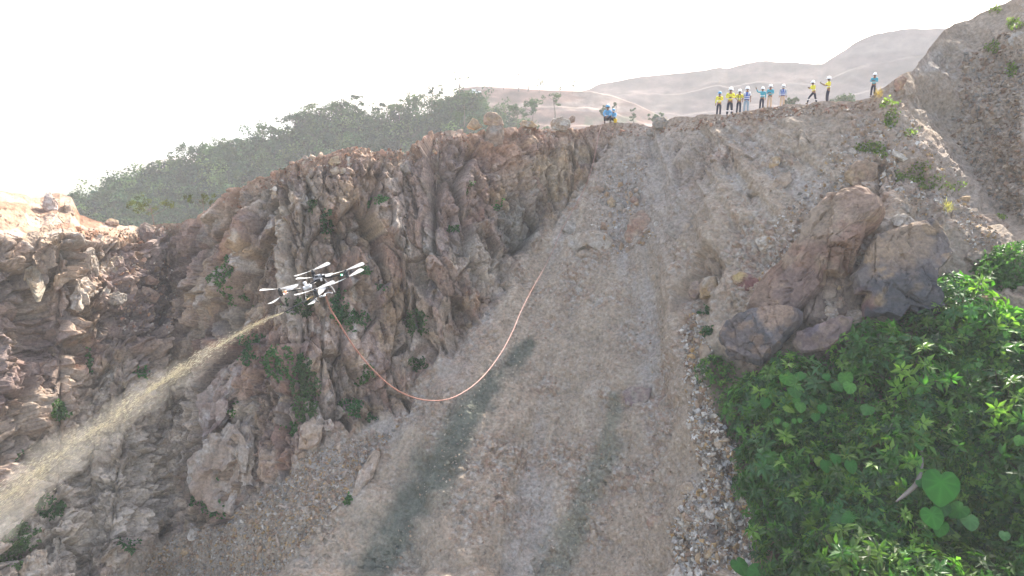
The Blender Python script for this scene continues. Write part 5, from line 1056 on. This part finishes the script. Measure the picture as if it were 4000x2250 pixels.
TARO = {}
for lbl, lst in EARS:
    p0 = ZU([(lst[0][0], lst[0][1] + 50)])[0]; g, nn = ground([p0[0]], [p0[1]]); root = empty("taro_plant", Vector(g[0])); tag(root, "elephant-ear plant with " + lbl, "plant", "elephant-ear plants")
    for (x, y, sz, colr, rz) in lst:
        q = ZU([(x, y)])[0]; gg, gn = ground([q[0]], [q[1]]); d = np.linalg.norm(gg[0]) - 2.1 - .5 * (sz > 100); P = at([q[0]], [q[1]], d)[0]; L = sz / 1.38 / 2667 * float(P @ FWD) * .98
        key = colr
        if key not in TARO: TARO[key] = heart_leaf("leaf", 1.0, colr, M_TARO)
        vd = P / np.linalg.norm(P); fy = unit(vd * .78 + np.array([.35 * sin(x * 1.7 + y), .25 * cos(y * 2.3), -.62 + .3 * sin(x + y * 3.1)]) * (1.0 if sz < 100 else 0) + np.array([.0, 0, -.35]) * (sz >= 100)); zz = unit(np.array([0, 0, 1.]) - fy * fy[2]); xx = np.cross(fy, zz); a = radians(rz); x2 = xx * cos(a) + zz * sin(a); z2 = -xx * sin(a) + zz * cos(a)
        st = MB().tube([gg[0] - g[0], (gg[0] * .4 + P * .6) + np.array([0, 0, .10]) - g[0], P - z2 * .12 * L - g[0]], [.018, .014, .009], 6, 5).build("stalk", mat_plain("green_stalk", (.09, .15, .05), .5) if "ST" not in globals() else ST, root); ST = st.data.materials[0]
        lf = link("leaf", TARO[key], root); lf.location = Vector(P + z2 * L * .22 - g[0]); lf.rotation_mode = 'QUATERNION'; lf.rotation_quaternion = Matrix(np.stack([x2, fy, z2], 1).tolist()).to_quaternion(); lf.scale = (L, L, L)
# dead branch, fallen pole
def on_view(pts, lift): return [at([x], [y], gdist([x], [y])[0] - lift)[0] for x, y in pts]
bw = on_view(ZU([(1225, 700), (1240, 780), (1240, 870), (1215, 950), (1165, 1000), (1105, 1048)]), 1.6)
M_WOOD = mat_plain("weathered_wood", (.20, .175, .15), .85, 0, .3, 30)
db = MB(); db.tube(bw, [.04, .06, .07, .085, .08, .03], 8, 6); db.tube([bw[3], bw[3] + A(-.12, -.1, .06), bw[3] + A(-.25, -.12, .03)], [.03, .02, .008], 6, 3); db.tube([bw[4], bw[4] + A(-.1, -.05, .1)], [.02, .006], 6); dbo = db.build("dead_branch", M_WOOD); tag(dbo, "bare grey crooked branch lying across the shrubs beside the giant leaf", "branch")
fp = on_view(ZV([(1155, 655), (1210, 700), (1270, 740), (1330, 762)]), .12); fpo = MB().tube(fp, [.07, .085, .08, .06], 8, 5).build("fallen_pole", M_WOOD); tag(fpo, "grey weathered pole lying on bare soil below the creeper patch", "pole")
# ------------------------------------------------------------------ creepers and weeds on rock and spur
def creeper(name, label, cat, x, y, rx, ry, dens=1.0, col=None, sd=0, ll=.13, lift=.12, group=None, spike=False):
    r = np.random.default_rng(700 + sd); g0 = gdist([x], [y])[0]; sc = g0 / F; area = rx * ry * 3.14 * sc * sc; m = int(np.clip(area * 230 * dens, 60, 2600))
    a = r.random(m) * 2 * pi; q = np.sqrt(r.random(m)); px = x + np.cos(a) * q * rx; py = y + np.sin(a) * q * ry; G, N = ground(px, py)
    kp = (fbm(G / .45, 3, sd) + (1 - q ** 2) * .9) > (.22 if name == 'creeper' else -.25)
    if kp.sum() < 25: kp[:] = True
    G, N = G[kp], N[kp]; m = len(G); N = unit(N * .6 + np.array([0, -.6, .3])); s = r.uniform(.6, 1.3, m)
    if spike: T = unit(r.normal(size=(m, 3)) * .45 + np.array([0, -.1, 1.0])); Ls, Ws, Nn = .36 * s, .02 * s, unit(r.normal(size=(m, 3)) + np.array([0, -1., 0]))
    else: T = unit(r.normal(size=(m, 3)) + np.array([0, -.2, -.5])); Ls, Ws, Nn = 1.5 * ll * s, ll * .95 * s, unit(N + np.array([0, 0, .4]) + r.normal(size=(m, 3)) * .4)
    base = np.array(col if col is not None else (.035, .115, .03)); c = base * r.uniform(.6, 1.35, (m, 1))
    V, Fq, cc = leaves(G + N * (lift * r.random(m) ** 1.3 + .02)[:, None], T, Nn, Ls, Ws, c); cen = G.mean(0)
    return tag(link(name, mesh_np(name, V - cen, Fq, cc, False, [M_LEAF]), loc=cen), label, cat, group)
c1 = lambda x, y, rx, ry, z: (*z([(x, y)])[0], rx / (1.38 if z is Z1 else 1.525) / 1.5528, ry / (1.38 if z is Z1 else 1.525) / 1.5528)
CREEP = [("dense green creeper tongue under the muddy jet", c1(1330, 225, 80, 75, Z1)), ("bright leafy creeper hanging beside the dome outcrop", c1(1545, 310, 90, 85, Z1)), ("long creeper streak running down to the cliff foot", c1(1645, 450, 62, 150, Z1)), ("rectangular grass-green patch inside the fluted pinnacle", c1(1168, 1020, 66, 112, Z1)), ("small round green clump left of the fluted pinnacle", c1(1063, 1040, 32, 44, Z1)), ("dark green clump on the lower broken cliff", c1(328, 550, 45, 50, Z1)), ("tiny teal-green tuft in the cliff's lowest cleft", c1(105, 820, 24, 34, Z1)), ("flat green patch across the pale crumbly face", c1(275, 1082, 70, 46, Z1)), ("green drape beside the cream buttress block", c1(112, 1290, 60, 110, Z1)), ("thin green tuft under the white cliff scar", c1(745, 360, 34, 26, Z1)), ("narrow vine strand in the red cliff crack", c1(487, 285, 13, 65, Z1)), ("green wisp beside the dome outcrop's left face", c1(1222, 535, 36, 56, Z1)), ("green fleck at the gravel fan's upper corner", c1(668, 1275, 28, 50, Z1)), ("leafy fringe at the pinnacle's rear hollow", c1(1560, 655, 36, 42, Z1)),
    ("dark leafy ledge right under the drone's lance", c1(415, 1130, 80, 52, Z3)), ("green creeper behind the upper hose", c1(655, 1125, 55, 95, Z3)), ("broad low creeper below the upper hose", c1(745, 1215, 90, 58, Z3)), ("green pocket on the cliff between tan knuckles", c1(1108, 1230, 58, 72, Z3)), ("narrow dark vine high on the brown cliff", c1(570, 645, 32, 56, Z3)), ("green shelf plant in the upper cliff centre", c1(880, 515, 45, 26, Z3)), ("small fern-like tuft below the cliff-top rubble", c1(490, 540, 22, 38, Z3)), ("green dot on the cliff near the chute", c1(1585, 540, 20, 24, Z3)), ("thin green line beneath a dark joint", c1(1360, 655, 28, 15, Z3)), ("tall ivy column beside the dark recess", c1(35, 990, 42, 125, Z3)), ("green wisp right of the drone", c1(775, 935, 38, 20, Z3)), ("little green tuft mid-cliff", c1(872, 1035, 20, 24, Z3)), ("slender green strand below the rim's orange blocks", c1(1410, 440, 10, 30, Z3)),
    ("green patch at the foot of the tan cliff buttress", c1(590, 435, 68, 52, Z2)), ("green crevice plant high beside the damp streak", c1(955, 180, 36, 36, Z2)), ("dark vine in the long cliff-foot crack", c1(660, 255, 22, 76, Z2)), ("green tuft where the cliff meets the talus", c1(702, 495, 24, 24, Z2)), ("tiny green sprig on the smooth talus by the long pale rock", c1(550, 985, 18, 28, Z2))]
for k, (lb, (x, y, rx, ry)) in enumerate(CREEP): creeper("creeper", lb, "creeper", x, y, rx * 1.2, ry * 1.2, 1.5, (.03 + .012 * (k % 3), .105 + .02 * (k % 2), .032), k, group="creepers on the rock face")
zq = lambda x, y, rx, ry: (*ZR([(x, y)])[0], rx / 1.61 / 1.5528, ry / 1.61 / 1.5528)
WEED = [("faint green growth high on the far spoil slope", zq(1230, 160, 50, 40)), ("thin green weeds midway up the far spoil slope", zq(1090, 300, 60, 30)), ("pale green weeds beside the long stranded rock", zq(1180, 420, 46, 40)), ("small green growth at the far spoil slope's edge", zq(1110, 68, 34, 18)), ("green sprigs low on the far scree", zq(1130, 1370, 36, 24)), ("yellow-green weed patch just below the lone turquoise worker", zq(432, 660, 62, 28)), ("trailing yellow-green weeds lower on the spur crest", zq(445, 755, 42, 52)), ("wide weed patch beside the white flat rock", zq(300, 915, 105, 36)), ("dark green weeds in front of the white flat rock", zq(375, 950, 45, 30)), ("large sunlit weed patch on the spur's outer edge", zq(600, 1080, 80, 62)), ("bright weeds trailing below the large weed patch", zq(690, 1140, 70, 40)), ("low sunlit weed strip pointing at the far scree", zq(840, 1170, 72, 22)), ("small lit weed tuft at the crest's shoulder", zq(555, 845, 36, 22)), ("pale weeds over the huge slab's upper end", zq(80, 1280, 45, 22))]
for k, (lb, (x, y, rx, ry)) in enumerate(WEED): creeper("weed_patch", lb, "weeds", x, y, rx, ry, 1.0, (.14, .19, .045), 60 + k, .10, .25, "weeds on the spur")
creeper("grass_tuft", "orange dry grass tuft at the lone worker's feet", "grass tuft", *zq(372, 608, 22, 22), 2.0, (.40, .26, .10), 80, spike=True, group="dry grass tufts"); creeper("grass_tuft", "straw-coloured grass tuft below the lit weed strip", "grass tuft", *zq(800, 1315, 36, 30), 1.3, (.34, .29, .13), 81, spike=True, group="dry grass tufts")
creeper("grass_tuft", "straw grass blades at the foot of the undergrowth", "grass tuft", *ZU([(515, 1215)])[0], 14, 22, 2, (.36, .31, .16), 82, spike=True, group="dry grass tufts")
creeper("weed_patch", "thick green creeper mound on bare soil by the fallen pole", "weeds", *ZV([(1240, 530)])[0], 66, 48, 1.6, (.06, .14, .035), 83, .14, .4, "weeds on the spur"); creeper("weed_patch", "green creeper climbing round the dark slab's outer side", "weeds", *ZV([(880, 740)])[0], 66, 55, 1.6, (.05, .13, .03), 84, .14, .4, "weeds on the spur")
creeper("weed_patch", "dark green weed clump under the ochre split boulder", "weeds", *Z5([(245, 1030)])[0], 22, 18, 2.2, (.03, .095, .025), 85, .12, .25, "weeds by the rubble"); creeper("weed_patch", "small dark weed clump by the rubble above the bushes", "weeds", *Z5([(290, 1190)])[0], 16, 12, 2.2, (.03, .095, .025), 86, .12, .25, "weeds by the rubble")
# ------------------------------------------------------------------ the far wood and single trees
def crown_arrays(r, R, H_, m, leaf, col, flat=False, gaps=.0):
    sub = max(3, int(5 * (R / 3))); cs = r.normal(size=(sub, 3)) * np.array([R * .45, R * .45, H_ * (.14 if flat else .25)]); k = r.integers(0, sub, m); d = unit(r.normal(size=(m, 3))); rad = r.uniform(.6, 1.05, (m, 1))
    P = cs[k] + d * rad * np.array([R * .5, R * .5, H_ * (.16 if flat else .32)]); Nn = unit(d + r.normal(size=(m, 3)) * .5 + np.array([0, 0, .35])); T = unit(np.cross(Nn, r.normal(size=(m, 3)))); Sd = np.cross(Nn, T); s = leaf * r.uniform(.6, 1.3, (m, 1))
    V = np.stack([P - T * s * .5, P + Sd * s * .38, P + T * s * .5, P - Sd * s * .38], 1); c = np.array(col) * r.uniform(.65, 1.35, (sub, 1))[k] * r.uniform(.8, 1.2, (m, 1))
    return V.reshape(-1, 3), np.arange(m * 4).reshape(m, 4), np.repeat(c, 4, 0)
M_FOREST = mat_leaf("forest_leaves", trans=.12, gloss=0.0, rand=.1); M_FOREST.node_tree.nodes["Principled BSDF"].inputs["Roughness"].default_value = .9; M_TRUNK = mat_plain("tree_bark", (.13, .105, .085), .9, 0, .25, 6)
FC = [(.028, .06, .028), (.036, .07, .03), (.025, .052, .03), (.06, .10, .034), (.042, .08, .03)]
def forest():
    r = np.random.default_rng(91); Vs, Fs, Cs, o = [], [], [], 0
    R, Cn = HV.shape[0] // 260 if HV.ndim == 2 else HV.shape[0], 260; H3 = HV.reshape(-1, 260, 3)
    for _ in range(1700):
        i = int(H3.shape[0] * .8 * r.random() ** 1.25); j = int(r.integers(4, 256)); p = H3[i, j]; Rr = r.uniform(1.8, 4.0); V, Fq, c = crown_arrays(r, Rr, Rr * 1.5, 250, .66, np.array(FC[int(r.integers(5))]) * r.uniform(.55, 1.5))
        Vs.append(V + p + [0, 0, Rr * .5]); Fs.append(Fq + o); Cs.append(c); o += len(V)
    return np.concatenate(Vs), np.concatenate(Fs), np.concatenate(Cs)
v_, f_, c_ = forest(); fo = link("woods", mesh_np("woods", v_, f_, c_, False, [M_FOREST])); tag(fo, kind="stuff")
def tree(name, label, cat, px, ptop, pbase, dist, spread_px, kind, sd, group=None, col=None, place=None):
    """a single tree: trunk, limbs, crown; top and foot at the photograph rows given"""
    r = np.random.default_rng(1000 + sd); foot = at([px], [pbase], dist)[0] if place is None else place; top = at([px], [ptop], np.linalg.norm(foot))[0]; Ht = max(1.0, top[2] - foot[2]); W_ = spread_px * np.linalg.norm(foot) / F * .5
    root = empty(name, Vector(foot)); tag(root, label, cat, group); tr = MB(); rt = Ht * .022 * (1.3 if kind == "bare" else 1)
    path = [A(0, 0, -.6), A(r.normal() * .02 * Ht, 0, Ht * .3), A(r.normal() * .04 * Ht, 0, Ht * .6), A(r.normal() * .05 * Ht, 0, Ht * (.95 if kind == "bare" else .8))]; tr.tube(path, [rt, rt * .8, rt * .6, rt * .25], 7, 4); ends = []
    for k in range(7 if kind != "slim" else 4):
        h0 = path[1] + (path[3] - path[1]) * r.uniform(.15, .95); a = r.random() * 2 * pi; e = h0 + A(cos(a) * W_ * .8, sin(a) * W_ * .8, Ht * r.uniform(.08, .28)); e[2] = min(e[2], Ht * .95); tr.tube([h0, h0 * .5 + e * .5 + A(0, 0, -.02 * Ht), e], [rt * .45, rt * .3, rt * .12], 5, 3); ends.append(e)
    tr.build("trunk", M_TRUNK, root); Vs, Fs, Cs, o = [], [], [], 0; cbase = col or FC[sd % 5]
    nb = {"full": 9, "flat": 8, "bare": 4, "slim": 6, "sparse": 12}[kind]
    for k in range(nb):
        if kind == "slim": c = A(r.normal() * W_ * .35, r.normal() * W_ * .3, Ht * r.uniform(.45, 1.0))
        elif kind == "full": c = A(r.normal() * W_ * .45, r.normal() * W_ * .45, Ht * r.uniform(.5, .9))
        else: c = ends[k % len(ends)] + r.normal(size=3) * W_ * .12
        Rr = W_ * {"full": .42, "flat": .38, "bare": .2, "slim": .38, "sparse": .30}[kind]; mm = {"full": 130, "flat": 90, "bare": 26, "slim": 70, "sparse": 70}[kind]; lf = max(.10 if place is not None else .35, Rr * .28)
        V, Fq, cc = crown_arrays(r, Rr, Rr * 1.4, mm, lf, cbase, kind == "flat"); Vs.append(V + c); Fs.append(Fq + o); Cs.append(cc); o += len(V)
    link("crown", mesh_np("crown", np.concatenate(Vs), np.concatenate(Fs), np.concatenate(Cs), False, [M_FOREST]), root); return root
SKY_T = [("dense rounded tree on the hill skyline nearest the left foot", 500, 368, 392, 70, "full"), ("flat-topped tree standing apart on the hill skyline", 662, 316, 352, 62, "flat"), ("broad tree beside a skyline gap with twin crowns", 740, 282, 330, 70, "full"), ("tall airy tree with a see-through crown on the hilltop", 805, 258, 305, 66, "flat"), ("dense tree on the hilltop beside the airy one", 860, 252, 300, 60, "full"), ("wide umbrella tree over the hilltop saddle", 896, 240, 290, 56, "flat"), ("pale tree with trailing vines on the saddle", 925, 268, 318, 44, "full"), ("small spreading tree above the saddle's dip", 975, 258, 300, 44, "flat"), ("rounded tree rising after the saddle", 1005, 254, 292, 56, "full"), ("dense tree on the upper ridge", 1045, 238, 280, 56, "full"), ("thin ragged tree near the cleared summit", 1088, 216, 262, 36, "slim"), ("slim tree at the summit's shoulder", 1112, 212, 248, 22, "slim"), ("leaning summit tree with bare lower trunk", 1157, 188, 240, 42, "bare"), ("low bushy tree on the lower hill slope skyline", 430, 398, 420, 46, "full"), ("bushy tree among the lower skyline crowns", 570, 356, 378, 50, "full"), ("pair-topped small tree low on the hill skyline", 290, 444, 470, 30, "flat")]
for k, (lb, x, y0, y1, w, kd) in enumerate(SKY_T): tree("forest_tree", lb, "tree", x, y0, y1 + 10, D_HILL - 2, w, kd, k, "trees on the hill skyline")
for k, (lb, x, y0, y1, w) in enumerate([("nearer of two tall thin palms at the hill's low end", 178, 484, 512, 16), ("taller of two thin palms at the hill's low end", 188, 482, 512, 18)]): tree("slender_tree", lb, "tree", x, y0, y1 + 6, 190, w, "flat", 30 + k, "slender pair")
BARE = [("forked bare tree on the bench edge", 1267, 188, 220, 34, "bare"), ("very tall thin tree with a sparse flat top", 1305, 164, 224, 48, "bare"), ("tall thin leafy-trunked tree beside the sparse one", 1328, 168, 224, 54, "bare"), ("small bushy-topped slim tree leaning on the bench edge", 1357, 196, 228, 26, "slim"), ("tiny stub tree on the bench edge", 1410, 218, 230, 10, "slim"), ("isolated slim tree near the pale track", 1440, 205, 230, 14, "slim")]
for k, (lb, x, y0, y1, w, kd) in enumerate(BARE): tree("bench_tree", lb, "tree", x, y0, y1 + 3, 326, w, kd, 40 + k, "trees on the bench edge", (.07, .09, .05))
MID = [("dark slim tree behind the crouching workers", 1592, 272, 312, 26, "slim"), ("pale tree in the haze behind the rim blocks", 1520, 262, 300, 30, "full"), ("hazy broad tree on the lower bench", 1340, 248, 300, 60, "full"), ("hazy tree with drooping crown on the middle bench", 1395, 234, 296, 46, "slim"), ("low hazy tree clump beside the pale chalky block", 1300, 262, 306, 50, "full"), ("faint bare-trunked tree on the benches", 1545, 255, 300, 24, "slim"), ("small faint bush near the crouching pair", 1650, 285, 312, 30, "full"), ("green hazy bush between the phone workers and the lone worker", 2128, 240, 262, 66, "full"), ("thin upright tree on the middle bench", 1168, 255, 300, 22, "slim"), ("round bush beside the orange rim blocks", 1180, 285, 318, 70, "full"), ("hazy bush by the masked vest worker", 1990, 246, 272, 30, "full")]
for k, (lb, x, y0, y1, w, kd) in enumerate(MID): tree("hazy_tree", lb, "tree", x, y0, y1 + 12, 200 - 4 * k, w, kd, 60 + k, "trees behind the rim", (.05, .085, .035))
def backfoot(px, back): return behind(px, back)
tree("rim_tree", "sparse sunlit olive tree growing alone on the low saddle", "tree", 390, 500, 566, 60, 80, "sparse", 90, None, (.085, .10, .032), backfoot(390, 1.5)); tree("rim_tree", "darker sparse tree half hidden by the cliff shoulder", "tree", 502, 486, 545, 58, 60, "sparse", 91, None, (.07, .085, .03), backfoot(502, 1.5))
# a parked truck far off on the benches
tk = empty("pickup_truck", Vector(at([1196], [237], 300)[0])); tag(tk, "tiny white pickup truck parked on the far bench track", "truck")
MB().box((0, 0, .9), (4.8, 1.9, .8)).box((-.5, 0, 1.6), (1.9, 1.7, .75)).build("body", M_WHITEP, tk, False)
for sx in (-1.5, 1.5):
    for sy in (-.9, .9): MB().tube([(sx, sy - .12, .4), (sx, sy + .12, .4)], .4, 12).build("wheel", M_CARB, tk)
# ------------------------------------------------------------------ haze
HAZE_D = 0.00066
hb = bmesh.new(); bmesh.ops.create_cube(hb, size=1.0)
hm = bpy.data.meshes.new("haze"); hb.to_mesh(hm); hb.free()
ho = link("haze", hm); HZ0, HZ1 = -70.0, 150.0
ho.scale = (2400, 2400, HZ1 - HZ0); ho.location = (0, 300, (HZ0 + HZ1) / 2)
tag(ho, kind="stuff")
mh = bpy.data.materials.new("haze"); mh.use_nodes = True; t = mh.node_tree; t.nodes.clear()
o_ = t.nodes.new("ShaderNodeOutputMaterial"); pv = t.nodes.new("ShaderNodeVolumePrincipled")
pv.inputs["Color"].default_value = (.93, .96, 1.0, 1); pv.inputs["Density"].default_value = HAZE_D; pv.inputs["Anisotropy"].default_value = 0.0
t.links.new(pv.outputs[0], o_.inputs["Volume"]); hm.materials.append(mh)
